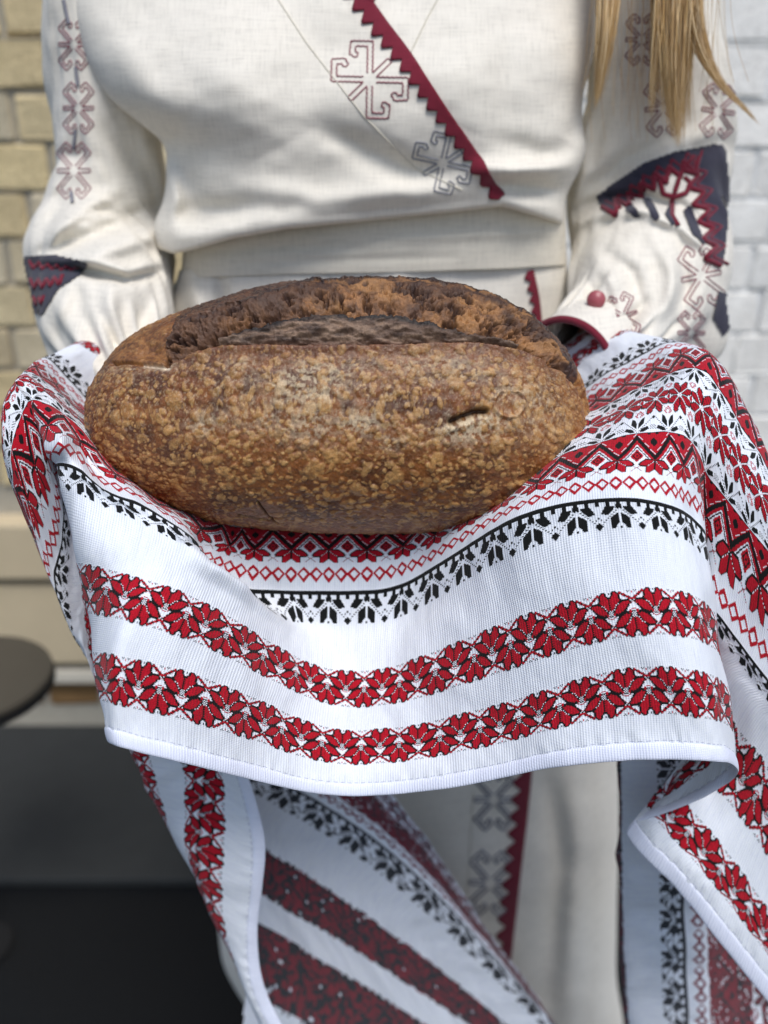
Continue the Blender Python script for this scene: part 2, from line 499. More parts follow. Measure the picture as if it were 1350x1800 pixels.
# ------------------------------------------------------------------ bread loaf
def build_loaf():
    YL = 0.575
    YC0 = 712.0
    top = [(146, 748), (152, 705), (165, 668), (185, 636), (215, 598), (250, 572), (300, 550), (370, 526), (450, 503), (520, 491), (600, 486), (700, 485), (780, 492), (860, 512), (915, 540), (955, 570), (985, 605), (1008, 645), (1025, 690), (1036, 735), (1042, 785)]
    bot = [(146, 752), (150, 775), (160, 803), (180, 835), (215, 862), (260, 884), (310, 903), (380, 920), (450, 929), (550, 937), (650, 939), (750, 937), (850, 927), (920, 914), (970, 897), (1005, 873), (1028, 840), (1038, 812), (1042, 789)]
    def dense(pts):
        pts = np.array(pts, float)
        t = np.r_[0, np.cumsum(np.hypot(*np.diff(pts, axis=0).T))]
        q = hermite(t, pts, np.linspace(0, t[-1], 2500))
        return q
    dt, db = dense(top), dense(bot)
    xs = np.linspace(146.2, 1041.8, 6000)
    yt, yb = np.interp(xs, dt[:, 0], dt[:, 1]), np.interp(xs, db[:, 0], db[:, 1])
    hh = (yb - yt) / 2
    arc = np.r_[0, np.cumsum(np.hypot(np.diff(xs), np.diff(hh)))]
    NX = 880
    ac = np.linspace(0, arc[-1], NX)
    px = np.interp(ac, arc, xs)
    yt, yb = np.interp(px, xs, yt), np.interp(px, xs, yb)
    yc, h = (yt + yb) / 2, np.maximum((yb - yt) / 2, 1.0)
    D = YL / (CP + (900 - YC0) / FPX * SP)
    S = D / FPX                                   # metres per pixel at the loaf
    ph = np.r_[np.radians(np.linspace(-104, 104, 560)), np.radians(np.linspace(104, 256, 46)[1:])]
    PH, PX = np.meshgrid(ph, px, indexing='ij')
    NY = len(ph)
    Hc = np.broadcast_to(h, PH.shape)
    Yc = np.broadcast_to(yc, PH.shape)
    hm = h.max()
    Bc = 0.088 * (Hc / hm) ** 0.80
    e = 0.90
    sg = lambda a, p: np.sign(a) * np.abs(a) ** p
    su, sv = sg(np.sin(PH), e), sg(np.cos(PH), e)
    nrm_ = 1.0
    # wobble of the whole body: a hand-shaped loaf, not a turned one
    AX = np.broadcast_to(ac, PH.shape)
    wob = (fbm(AX / 160, PH * 1.6 + 3, 40, 3) - 0.5) * 9
    PYI = Yc - Hc * su                            # where each point sits, in photo rows
    Wp = (Hc * su * S)
    Dp = Bc * sv
    cx = (PX - W0 / 2) * S
    cc = unproj(np.full(NX, 675.0), yc, np.full(NX, YL))
    va = math.atan2(-(unproj(675, YC0, YL)[2] - CAM[2]), YL)
    wv = np.array([0, math.sin(va), math.cos(va)])
    dv = np.array([0, -math.cos(va), math.sin(va)])
    base = np.zeros(PH.shape + (3,))
    base[..., 0] = cx
    base[..., 1] = cc[None, :, 1] + Wp * wv[1] + Dp * dv[1]
    base[..., 2] = cc[None, :, 2] + Wp * wv[2] + Dp * dv[2]
    # nearer points look bigger: shrink the bulge's width a touch so that the outline keeps
    N = -grid_normals(base)
    ctr = np.stack([cx, np.broadcast_to(cc[:, 1], cx.shape), np.broadcast_to(cc[:, 2], cx.shape)], -1)
    if np.mean(np.sum(N * (base - ctr), -1)) < 0:
        N = -N
    X, Yp = PX, PYI
    A = PH * (Hc * 0.55 + hm * 0.45)              # arc, pixels
    front = (PH > math.radians(-104)) & (PH < math.radians(104.1))
    # ---- lines of the opening (photo pixels)
    lipx = [(205, 646), (250, 640), (290, 643), (337, 652), (360, 640), (383, 629), (425, 621), (480, 620), (552, 621), (640, 619), (720, 617), (820, 613), (892, 624), (940, 644), (962, 660), (990, 676)]
    earx = [(400, 611), (440, 603), (480, 594), (510, 587), (552, 577), (620, 574), (680, 571), (715, 575), (740, 584), (800, 599), (860, 608), (894, 623)]
    bakx = [(322, 606), (333, 592), (358, 571), (425, 549), (476, 540), (510, 523), (535, 507), (594, 496), (680, 492), (760, 500), (840, 512), (880, 530), (920, 557), (944, 592), (964, 622), (984, 652), (994, 672)]
    jag = (fbm(AX / 9, PH * 0 + 2.2, 51, 4) - 0.5)
    lip = interp(X, lipx) + jag * 3
    ear = interp(X, earx) + (fbm(AX / 18, PH * 0 + 7.2, 52, 5, .6) - 0.5) * 17
    bak = interp(X, bakx) + (fbm(AX / 16, PH * 0 + 1.2, 53, 4) - 0.5) * 16
    up = (PH > math.radians(5)) & (PH < math.radians(91))
    ear = np.minimum(ear, lip - 4)
    in_open = up & (X > 322) & (X < 992) & (Yp < lip) & (Yp > bak)
    in_ear = up & (X > 418) & (X < 882) & (Yp < lip) & (Yp > ear)
    in_crumb = in_open & ~in_ear
    in_back = up & (Yp <= bak) & (X > 330) & (X < 1000) | (PH >= math.radians(91))
    # ---- relief (metres)
    disp = wob * S
    fine = fbm(AX / 7, A / 7, 60, 4) - 0.5
    crustm = ~in_open
    disp += np.where(crustm, fine * 0.0011, 0) + np.where(in_back, (fbm(AX / 10, A / 10, 64, 4) - .5) * .0028, 0)
    # crumb: torn fibres, pits
    fib = fbm(AX / 8 + 3 * fbm(AX / 30, A / 30, 63, 2), A / 10 + 2 * fbm(AX / 25, A / 40, 67, 2), 61, 5, 0.6)
    rid = 1 - np.abs(2 * fbm(AX / 14, A / 15, 66, 4, 0.6) - 1)
    pit = np.clip(fbm(AX / 13, A / 11, 70, 3) - 0.56, 0, 1) * 5
    bak_s = interp(X, bakx) + (fbm(AX / 60, A / 40, 54, 2) - .5) * 16
    low_s = np.where((X > 418) & (X < 882), interp(X, earx), interp(X, lipx))
    tb = np.clip((Yp - bak_s) / np.maximum(low_s - bak_s, 14), 0, 1)
    taper = sstep(322, 400, X) * (1 - sstep(900, 990, X))
    pit2 = np.clip(fbm(AX / 6, A / 6, 72, 2) - 0.60, 0, 1) * 5
    crumb_d = 0.0015 - 0.0205 * sstep(0.0, 1.0, tb) * (0.25 + 0.75 * taper) + (fib - 0.5) * 0.0016 + (rid - 0.6) * 0.0008 + (fbm(AX / 3.2, A / 4.5, 77, 3) - .5) * 0.0010 + (fbm(AX / 26, A / 22, 76, 3) - .5) * 0.005 - (pit * 0.0050 + pit2 * 0.0022) * sstep(0.02, 0.2, tb)
    te = np.clip((lip - Yp) / np.maximum(lip - ear, 6), 0, 1)
    ear_d = -0.0026 + 0.0062 * np.sin(np.clip(te, 0, 1) * np.pi * 0.72) + (fbm(AX / 24, A / 8, 74, 5, 0.6) - 0.5) * 0.0075
    disp = np.where(in_crumb, disp + crumb_d, np.where(in_ear, disp + ear_d, disp))
    lipup = np.exp(-((Yp - lip) / 9.0) ** 2) * (Yp >= lip) * up * (X > 330) * (X < 965)
    disp += lipup * 0.0016
    backup = np.exp(-((Yp - bak) / 10.0) ** 2) * (Yp <= bak) * up * (X > 335) * (X < 985)
    disp += backup * 0.0022
    # smooth dent and slit left of the opening, the fold at the right end
    def seg_d(pts):
        best = np.full(X.shape, 1e9)
        for (x0, y0), (x1, y1) in zip(pts[:-1], pts[1:]):
            t = np.clip(((X - x0) * (x1 - x0) + (Yp - y0) * (y1 - y0)) / ((x1 - x0) ** 2 + (y1 - y0) ** 2), 0, 1)
            best = np.minimum(best, np.hypot(X - x0 - t * (x1 - x0), Yp - y0 - t * (y1 - y0)))
        return best
    dent = np.exp(-(((X - 300) / 45) ** 2 + ((Yp - 622) / 22) ** 2)) * up
    disp -= dent * 0.006
    slit = np.exp(-(seg_d([(225, 641), (262, 640), (300, 646), (335, 654)]) / 4.0) ** 2) * front
    disp -= slit * 0.0035
    fold = np.exp(-(seg_d([(940, 640), (972, 648), (1000, 676), (1014, 700), (1020, 730)]) / 7.0) ** 2) * up
    disp -= fold * 0.006
    # mouth-shaped tear, flake, ring (photo pixels)
    tear = np.exp(-(seg_d([(778, 738), (795, 730), (815, 723), (832, 722)]) / 4.6) ** 2) * front
    disp -= tear * 0.0065
    tlip = np.exp(-(seg_d([(775, 748), (800, 742), (830, 733)]) / 6.0) ** 2) * front
    disp += tlip * 0.0010
    ring = np.exp(-((np.hypot((X - 868), (Yp - 708) * 1.1) - 24) / 3.5) ** 2) * front * (Yp > 690)
    disp += ring * 0.0014
    flake = ((np.abs((X - 470) / 45 + (Yp - 885) / 60) + np.abs((Yp - 884) / 20)) < 1.0) & front
    crack = np.exp(-(seg_d([(432, 893), (460, 897), (488, 904), (494, 907)]) / 1.8) ** 2) + np.exp(-(seg_d([(470, 866), (480, 886), (492, 904)]) / 1.6) ** 2)
    crack = np.clip(crack + np.exp(-(np.hypot(X - 489, Yp - 905) / 4.0) ** 2), 0, 1) * front
    disp -= crack * 0.004
    # horizontal bands left by the proofing basket
    bands = np.sin((Yp + (fbm(AX / 80, A / 50, 80, 2) - 0.5) * 20) / 22 * 2 * np.pi) * np.exp(-((Yp - 690) / 60.0) ** 2) * front * (Yp > lip + 4)
    disp += bands * 0.0002
    # blisters
    bl = np.zeros(X.shape)
    bh = np.zeros(X.shape)
    ok = front & ~in_open & ~in_back & (Yp > 470)
    r2 = np.random.default_rng(11)
    nb = 10500
    rows = np.arange(560)
    for i in range(nb):
        c = int(r2.integers(6, NX - 6))
        j = int(r2.integers(4, 556))
        if not ok[j, c]:
            continue
        rad = min(1.7 + r2.gamma(1.5, 1.45), 14.0)
        xp, yp = X[j, c], Yp[j, c]
        if yp < interp(xp, lipx) + 45 and r2.random() < 0.35:
            continue
        if xp < 350 and yp < 650 and r2.random() < 0.6:
            continue
        dc = int(rad * 1.7 / (ac[1] - ac[0])) + 2
        dj = int(rad * 1.7 / max(abs(A[j + 1, c] - A[j, c]), 0.15)) + 2
        dj = min(dj, 60)
        c0, c1, j0, j1 = max(c - dc, 0), min(c + dc + 1, NX), max(j - dj, 0), min(j + dj + 1, 560)
        el, an = r2.uniform(0.65, 1.45), r2.uniform(0, np.pi)
        ddx, ddy = AX[j0:j1, c0:c1] - AX[j, c], A[j0:j1, c0:c1] - A[j, c]
        qx, qy = (ddx * math.cos(an) + ddy * math.sin(an)) * el, (-ddx * math.sin(an) + ddy * math.cos(an)) / el
        rr = np.hypot(qx, qy) / rad * (0.72 + 0.6 * fbm(AX[j0:j1, c0:c1] / (rad * 0.9) + i, A[j0:j1, c0:c1] / (rad * 0.9), 90, 2))
        dome = np.clip(1 - rr ** 2, 0, 1) ** 0.6
        w = r2.uniform(0.45, 1.0)
        hgt = dome * min(rad, 8.5) * S * 0.36 * w
        sub = bh[j0:j1, c0:c1]
        np.maximum(sub, hgt, out=sub)
        sub = bl[j0:j1, c0:c1]
        np.maximum(sub, np.clip(dome * 1.5, 0, 1) * r2.uniform(0.35, 1.0), out=sub)
    bmask = np.where(ok, 1.0, 0.0)
    disp += bh * bmask
    bl *= bmask
    # the displaced surface
    P = base + N * disp[..., None]
    # pull the outline back onto the loaf's silhouette (relief and perspective had swollen it)
    rel = P[:560] - CAM
    dep = rel[..., 1] * CP - rel[..., 2] * SP
    uu = W0 / 2 + FPX * rel[..., 0] / dep
    vv2 = H0 / 2 - FPX * (rel[..., 1] * SP + rel[..., 2] * CP) / dep
    kern = np.ones(61) / 61
    def sm(a):
        return np.convolve(np.pad(a, 30, 'edge'), kern, 'valid')
    dtop, dbot = sm(vv2.min(0) - np.interp(uu[vv2.argmin(0), np.arange(NX)], dt[:, 0], dt[:, 1])), sm(vv2.max(0) - np.interp(uu[vv2.argmax(0), np.arange(NX)], db[:, 0], db[:, 1]))
    endw = np.clip(Hc / hm * 1.4, 0, 1)
    sh_ = S * (np.clip(dtop, -40, 20)[None] * np.clip(su, 0, 1) ** 1.5 + np.clip(dbot, -20, 40)[None] * np.clip(-su, 0, 1) ** 1.5) * endw
    P = P + wv * sh_[..., None]
    xl, xr = 146 - uu.min(), 1042 - uu.max()
    P[..., 0] += S * (xl * np.clip((640 - X) / 494, 0, 1) + xr * np.clip((X - 640) / 402, 0, 1))
    # ---- colours (albedo)
    n_lo = fbm(AX / 90, A / 60, 100, 3)
    n_mid = fbm(AX / 22, A / 20, 104, 4)
    n_hi = fbm(AX / 5, A / 5, 108, 3)
    def mixc(a, b_, t):
        return a + (b_ - a) * t[..., None]
    C = np.zeros(X.shape + (3,))
    dark, mid, light = srgb(78, 42, 20), srgb(130, 78, 34), srgb(192, 146, 86)
    C[:] = dark
    C = mixc(C, mid, 0.08 + 0.92 * sstep(0.30, 0.62, n_mid * 0.6 + n_lo * 0.4))
    C = mixc(C, srgb(122, 70, 32), sstep(0.5, 0.75, fbm(AX / 50, A / 18, 112, 3)) * 0.45)
    C = mixc(C, srgb(74, 46, 28), sstep(0.64, 0.80, fbm(AX / 26, A / 18, 115, 3)) * 0.35)
    C = mixc(C, light, np.clip(bl * 0.72, 0, 1))
    C = mixc(C, srgb(205, 168, 112), sstep(0.58, 0.72, n_hi) * 0.30 * (0.3 + bl))
    # paler right flank and lower front, deeper brown under the lip
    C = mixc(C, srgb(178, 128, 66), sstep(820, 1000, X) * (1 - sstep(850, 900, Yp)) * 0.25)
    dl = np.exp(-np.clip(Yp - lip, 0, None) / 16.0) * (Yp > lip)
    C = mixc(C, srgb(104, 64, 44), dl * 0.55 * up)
    # flour
    fl = np.zeros(X.shape)
    for x0, y0, rx, ry, a in ((560, 690, 60, 22, 1.0), (640, 738, 34, 18, 1.1), (545, 672, 40, 16, .8), (590, 655, 60, 14, .7), (760, 650, 90, 24, .55), (800, 752, 50, 20, 1.1), (830, 735, 36, 12, 1.0), (690, 770, 30, 14, .5), (390, 742, 26, 18, .8), (452, 655, 26, 20, .55), (880, 690, 60, 26, .45), (480, 730, 60, 24, .45), (240, 650, 50, 14, .4), (320, 650, 26, 7, 1.0), (930, 740, 60, 40, .3), (560, 748, 40, 26, .7)):
        fl += a * np.exp(-(((X - x0) / rx) ** 2 + ((Yp - y0) / ry) ** 2))
    grain = sstep(0.40, 0.62, fbm(AX / 6, A / 5, 120, 4))
    speck = sstep(0.62, 0.74, fbm(AX / 2.6, A / 2.6, 125, 2))
    flm = np.clip(fl * (0.05 + 1.0 * grain) * 0.8 + speck * 0.35 * np.exp(-((Yp - 690) / 90) ** 2), 0, 0.85) * front * (Yp > lip - 1)
    C = mixc(C, srgb(214, 196, 164), flm * 0.72)
    C = mixc(C, srgb(236, 222, 198), np.clip(slit * 0.9 * (X > 280), 0, 1) * 0.8)
    C = mixc(C, srgb(232, 214, 178), np.clip(tlip * (0.3 + grain), 0, 1) * 0.35)
    C = mixc(C, srgb(134, 96, 74), flake * 0.7)
    C = mixc(C, srgb(44, 22, 16), np.clip(crack, 0, 1) * 0.9)
    C = mixc(C, srgb(70, 42, 20), np.clip(tear * 1.2, 0, 1) * 0.8)
    # underside: browner, floury pink
    C = mixc(C, srgb(128, 88, 62), sstep(890, 935, Yp) * 0.45)
    # smooth golden shoulder at the left of the opening
    sh = (1 - sstep(310, 380, X)) * sstep(555, 600, Yp) * (1 - sstep(-4, 4, Yp - lip)) * up
    C = mixc(C, mixc(np.broadcast_to(srgb(98, 62, 36), C.shape), srgb(152, 106, 60), sstep(.3, .7, n_mid * .5 + n_hi * .5)), sh * 0.75)
    # crumb
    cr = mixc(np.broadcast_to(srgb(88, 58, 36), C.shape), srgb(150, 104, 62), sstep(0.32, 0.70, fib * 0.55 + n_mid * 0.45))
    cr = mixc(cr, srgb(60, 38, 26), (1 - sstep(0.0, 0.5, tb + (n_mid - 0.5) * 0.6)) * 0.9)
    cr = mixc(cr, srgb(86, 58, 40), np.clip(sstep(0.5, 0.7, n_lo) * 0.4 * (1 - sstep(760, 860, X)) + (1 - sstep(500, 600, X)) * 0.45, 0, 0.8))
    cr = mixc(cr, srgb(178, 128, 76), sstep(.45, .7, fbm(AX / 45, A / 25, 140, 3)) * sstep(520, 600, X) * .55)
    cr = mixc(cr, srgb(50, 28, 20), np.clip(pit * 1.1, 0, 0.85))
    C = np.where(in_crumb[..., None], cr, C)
    # ear and back crust
    er = mixc(np.broadcast_to(srgb(92, 70, 55), C.shape), srgb(146, 120, 98), sstep(0.42, 0.72, fbm(AX / 26, A / 6, 130, 4)) * 0.7)
    er = mixc(er, srgb(36, 28, 27), sstep(0.55, 0.7, fbm(AX / 18, A / 8, 133, 4)) * 0.45)
    er = mixc(er, srgb(20, 16, 15), sstep(0.62, 0.95, te + (n_mid - 0.5) * 0.5) * 0.9)
    er = mixc(er, srgb(112, 74, 56), (1 - sstep(0.0, 0.25, te)) * 0.5)
    C = np.where(in_ear[..., None], er, C)
    bk = mixc(np.broadcast_to(srgb(50, 33, 25), C.shape), srgb(100, 68, 46), sstep(.25, .75, n_mid * .5 + n_hi * .5))
    bk = mixc(bk, srgb(148, 102, 58), (1 - sstep(240, 380, X)) * 0.7 * sstep(.2, .7, n_hi))
    bk = mixc(bk, srgb(34, 24, 22), backup * 0.7 * sstep(400, 500, X))
    C = np.where(in_back[..., None], bk, C)
    rough = np.where(in_open, 0.62, 0.40) + flm * 0.35
    rough = np.clip(np.where(in_ear, 0.6, rough), 0.3, 0.95)
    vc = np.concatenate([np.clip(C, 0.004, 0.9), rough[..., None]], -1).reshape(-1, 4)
    # split into crust, crumb and ear
    quads = grid_quads(NY, NX)
    j, i = np.divmod(np.arange(NY * NX), NX)
    def lab(a):
        return a.ravel()[quads[:, 0]]
    closeq = np.stack([np.arange(NX - 1) + (NY - 1) * NX, np.arange(NX - 1) + 1 + (NY - 1) * NX, np.arange(NX - 1) + 1, np.arange(NX - 1)], 1)
    k_ear, k_crumb = lab(in_ear), lab(in_crumb)
    base_pt = P.reshape(-1, 3)
    z0 = float(P[:560, :, 2].min())
    root = empty('bread_loaf', (float(cx[0, NX // 2]), YL, z0))
    tag(root, 'large oval crusty sourdough loaf with a blistered brown crust, lying on the embroidered towel', 'bread')
    flip = quads[:, ::-1] if np.sum(np.cross(P[280, 480 + 1] - P[280, 480], P[281, 480] - P[280, 480]) * N[280, 480]) < 0 else quads
    cflip = closeq[:, ::-1] if flip is not quads else closeq
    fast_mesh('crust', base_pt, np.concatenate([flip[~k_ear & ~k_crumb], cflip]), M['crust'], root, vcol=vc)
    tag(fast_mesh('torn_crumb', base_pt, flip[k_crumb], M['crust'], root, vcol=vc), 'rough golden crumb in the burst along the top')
    tag(fast_mesh('ear', base_pt, flip[k_ear], M['crust'], root, vcol=vc), 'burnt grey ridge of crust along the burst')
build_loaf()

# ------------------------------------------------------------------ embroidered towel
# pattern tiles: 40 thread cells to a repeat; 0 white, 1 red, 2 black
def inside(poly, X, Y):
    r = np.zeros(X.shape, bool)
    n = len(poly)
    for i in range(n):
        (x0, y0), (x1, y1) = poly[i], poly[(i + 1) % n]
        c = ((y0 > Y) != (y1 > Y)) & (X < (x1 - x0) * (Y - y0) / (y1 - y0 + 1e-12) + x0)
        r ^= c
    return r
def cells(h):
    y, x = np.mgrid[0:h, 0:40]
    return x + 0.5, y + 0.5
def poly_mask(h, polys, cx, cy, sy=1, sc=1.0, rot8=False):
    X, Y = cells(h)
    m = np.zeros(X.shape, bool)
    for sh in (-40, 0, 40):
        dx, dy = (X - cx - sh) / sc, (Y - cy) * sy / sc
        for p in polys:
            m |= inside(p, np.abs(dx), dy)
    return m
def dil(m):
    o = m.copy()
    for ax, s in ((0, 1), (0, -1), (1, 1), (1, -1)):
        r = np.roll(m, s, ax)
        if ax == 0:
            r[0 if s == 1 else -1] = False
        o |= r
    return o
def put(T, x, y, c):
    x, y = int(math.floor(x)) % 40, int(math.floor(y))
    if 0 <= y < T.shape[0]:
        T[y, x] = c
def band_flower():
    T = np.zeros((44, 40), np.int8)
    cpet = [(0.7, 5), (0.7, 15.5), (3.2, 18.6), (4.6, 22.2), (7.4, 21.2), (8.8, 13.6), (3.6, 6.8)]
    spet = [(3.0, 2.0), (3.9, 4.4), (9.4, 11.4), (16.0, 12.8), (17.2, 11.6), (12.4, 4.6), (7, 1.6)]
    pads = [(3.4, 1.0), (7.2, 0.6), (12.6, 3.8), (18.2, 11.6), (16.4, 13.2), (8.2, 12.4), (7.6, 20), (8.6, 20.4), (8.9, 13.2), (15, 13.2), (16.2, 11)]
    for cx, cy, s in ((0, 20.8, 1), (20, 23.2, -1)):
        m = poly_mask(44, [cpet, spet], cx, cy, s)
        lower = poly_mask(44, [[(3.6, 1.4), (7.4, 0.4), (12.8, 3.4), (18.4, 11.4), (16.0, 12.6), (11.6, 4.4), (7, 2.0)]], cx, cy, s)
        thick = np.roll(m, -3 * s, 0) | np.roll(m, -2 * s, 0)
        T[((dil(dil(m)) | (thick & poly_mask(44, [[(2.5, -4), (19, -4), (19, 12), (8, 12), (2.5, 3)]], cx, cy, s))) & (T != 1)) | lower] = 2
        T[m] = 1
        for t in range(0, 10):
            for sg in (-1, 1):
                if t % 2 == 0:
                    put(T, cx + sg * (1.8 + t * 0.66), cy + s * (4.6 + t * 0.78), 0)
        for y in range(6, 17):
            put(T, cx - 0.5, cy + s * y, 2); put(T, cx + 0.5, cy + s * y, 2 if y % 2 else 1)
        for y in range(0, 6):
            for x in (-2, -1, 0, 1):
                put(T, cx + x + .5, cy + s * y, 2 if (y == 0 or (x + y) % 2) else 0)
        for x in range(-4, 4):
            put(T, cx + x + .5, cy + s * (-1.4 - (1.0 if abs(x + .5) < 2.2 else 0)), 1)
            if abs(x + .5) > 2.4:
                put(T, cx + x + .5, cy + s * 0.2, 1); put(T, cx + x + .5, cy + s * 1.2, 1)
    for cx, cy, s in ((0, 20.8, 1), (20, 23.2, -1)):
        ex, yy = cx + 20, cy + s * 12.6
        for q in np.arange(0, 10.5, 0.5):
            for sg in (-1, 1):
                for e in (0, 1, 2):
                    put(T, ex + sg * (q + 0.3), yy + s * (q * 0.74 + e), 2 if (int(q) + e) % 3 == 0 else 1)
        for q in range(-3, 4):
            put(T, ex + q, yy - s * (1 + abs(q) * .8), 1 if q % 2 else 2)
        for q, w in ((-4, 21.4), (-3, 20.6), (-2, 21.4), (0, 20.4), (0, 19.4), (2, 21.4), (3, 20.6), (4, 21.4)):
            put(T, ex + q, cy + s * w, 2 if q else 1)
        put(T, cx, cy + s * 21.4, 2); put(T, cx, cy + s * 20.4, 2)
    return T
def band_zigzag():
    h = 55
    T = np.zeros((h, 40), np.int8)
    X, Y = cells(h)
    d20 = np.abs(X - 20)
    x0 = 20 - d20
    yz = 23 + 26 * d20 / 20
    T[(Y > yz) & (Y < 54)] = 1
    low = (Y < yz) & (Y > yz - 8.5) & (Y > 15)
    T[low] = 1
    T[np.abs(Y - yz) < 3.6] = 2
    chk = ((np.floor(X) + np.floor(Y)) % 2 == 0)
    T[(np.abs(Y - yz - 5.4) < 0.8) & chk] = 0
    T[(np.abs(Y - yz + 9.2) < 0.9) & chk & (Y > 14)] = 0
    T[(np.abs(Y - yz + 11.2) < 1.1) & (Y > 13)] = 2
    dd = x0 * 1.25 + np.abs(Y - 25)
    T[(dd < 9.5)] = 1
    T[(dd < 6.6) & (dd > 4.6)] = 2
    T[(dd < 1.8)] = 2
    dk = d20 * 1.15 + np.abs(Y - 43)
    T[dk < 5.6] = 2
    T[(Y > 51.5) & (np.abs(d20 - 5) < 2.0)] = 2
    T[Y > 53.6] = 2
    cpet = [(0.7, 4), (0.7, 13.5), (6.2, 19.5), (8.6, 19.3), (8.8, 10.6), (2.8, 4.2)]
    spet = [(1.6, 1.2), (4, 0.2), (10.5, 0.8), (14, 4.2), (17, 9.0), (9.6, 9.8), (2.8, 3.2)]
    m = poly_mask(h, [cpet, spet], 20, 19.6, -1)
    T[dil(dil(m)) & (Y > 8)] = 2
    T[dil(m)] = 2
    T[m] = 1
    for t in range(0, 9):
        for sg in (-1, 1):
            if t % 2 == 0:
                put(T, 20 + sg * (1.2 + t * 0.85), 19.6 - (2 + t * .95), 0)
    for y in range(6, 15):
        put(T, 19.5, 19.6 - y, 2); put(T, 20.5, 19.6 - y, 2)
    for q in range(0, 6):
        for sg in (-1, 1):
            for up in (-1, 1):
                put(T, sg * q, 6 + up * q * 0.9, 1 if q % 2 else 2)
    return T
def dotline(T, x0, y0, x1, y1, c=2, wide=True):
    n = int(max(abs(x1 - x0), abs(y1 - y0)))
    for t in range(n + 1):
        x, y = x0 + (x1 - x0) * t / n, y0 + (y1 - y0) * t / n
        put(T, x, y, c if t % 2 == 0 else 0)
        if wide:
            put(T, x, y + 1, 0 if t % 2 == 0 else c)
def band_black():
    h = 32
    T = np.zeros((h, 40), np.int8)
    X, Y = cells(h)
    T[Y > 27.6] = 2
    T[(Y > 24.4) & (Y < 28) & (((np.floor(X) + 2) % 10) < 4)] = 2
    leaf = [(3, 2.6), (12.5, 2.4), (15, -1), (17.6, -6), (10, -6.6), (6, -2.4)]
    pet = [(1.0, -4), (4, -6), (9.4, -10.5), (9.4, -20.5), (6, -21.4), (1.0, -15)]
    m = poly_mask(h, [leaf, pet], 20, 21.8)
    T[m] = 2
    for sg in (-1, 1):
        dotline(T, 20 + sg * 1, 21, 20 + sg * 17, 5)
    d = np.minimum(X, 40 - X)
    T[d + np.abs(Y - 3.5) < 4.4] = 2
    T[(np.abs(X - 20) < 1.2) & (np.abs(Y - 2) < 1.5)] = 2
    T[(d < 1.2) & (np.abs(Y - 12) < 1)] = 2
    T[(np.abs(d - 2.5) < 1) & (np.abs(Y - 10) < 1)] = 2
    T[(np.abs(X - 20) < 2.6) & (np.abs(Y - 24) < 2.2)] = 2
    return T
def band_bloom():
    h = 22
    T = np.zeros((h, 40), np.int8)
    X, Y = cells(h)
    pet = [(0.9, 5), (4, 8), (8.5, 13), (8, 21), (4.6, 19.5), (0.9, 13)]
    leaf = [(3, 1), (7, 0.6), (15, 4.5), (13, 8.5), (7, 6), (4, 3.2)]
    T[poly_mask(h, [pet, leaf], 0, 0)] = 2
    for sg in (-1, 1):
        dotline(T, sg * 1, 1, sg * 18, 18)
    d = np.abs(X - 20)
    T[d + np.abs(Y - 19) < 3] = 2
    T[(d < 4) & (np.abs(Y - 7) < 3) & ((np.floor(X) + np.floor(Y)) % 3 == 0)] = 2
    return T
def band_star():
    h = 45
    T = np.zeros((h, 40), np.int8)
    X, Y = cells(h)
    pet = [(1.2, 3), (5, 7), (9.8, 12), (9.8, 19.5), (5, 18.5), (1.2, 12)]
    for cx in (20,):
        dx, dy = np.abs(X - cx), np.abs(Y - 22.5)
        m = inside(pet, dx, dy) | inside(pet, dy, dx)
        T[dil(dil(m))] = np.where(((np.floor(X) + np.floor(Y)) % 2 == 0), 2, 0)[dil(dil(m))]
        T[dil(m)] = 2
        T[m] = np.where((np.floor(Y + X * 0.7) % 5 == 0), 2, 1)[m]
    for s1 in (-1, 1):
        for s2 in (-1, 1):
            dotline(T, 20, 22, 20 + s1 * 16, 22 + s2 * 16, 1, False)
    d0 = np.minimum(X, 40 - X)
    for cy in (3, 42):
        q = d0 + np.abs(Y - cy)
        T[(q < 7) & (q > 2.6) & ((np.floor(X * 1.0) + np.floor(Y)) % 3 != 0)] = 1
    q = d0 + np.abs(Y - 22.5) * 0.8
    T[(q < 3.2)] = 1
    return T
def band_chain():
    h = 15
    T = np.zeros((h, 40), np.int8)
    X, Y = cells(h)
    d = np.abs((X % (40 / 3)) - 20 / 3)
    q = d + np.abs(Y - 7.5) * 0.95
    T[(q > 3.9) & (q < 7.4)] = 1
    return T
VMAX = 716
PAT = np.zeros((VMAX, 40), np.int8)
def lay(v0, T, both=True):
    PAT[v0:v0 + len(T)] = T
    if both:
        PAT[715 - v0 - len(T):715 - v0] = T[::-1]
lay(40, band_flower())
lay(111, band_flower())
lay(199, band_black())
lay(238, band_chain())
lay(258, band_zigzag())
lay(313, band_bloom())
lay(335, band_star(), False)
PAT[690:] = 0
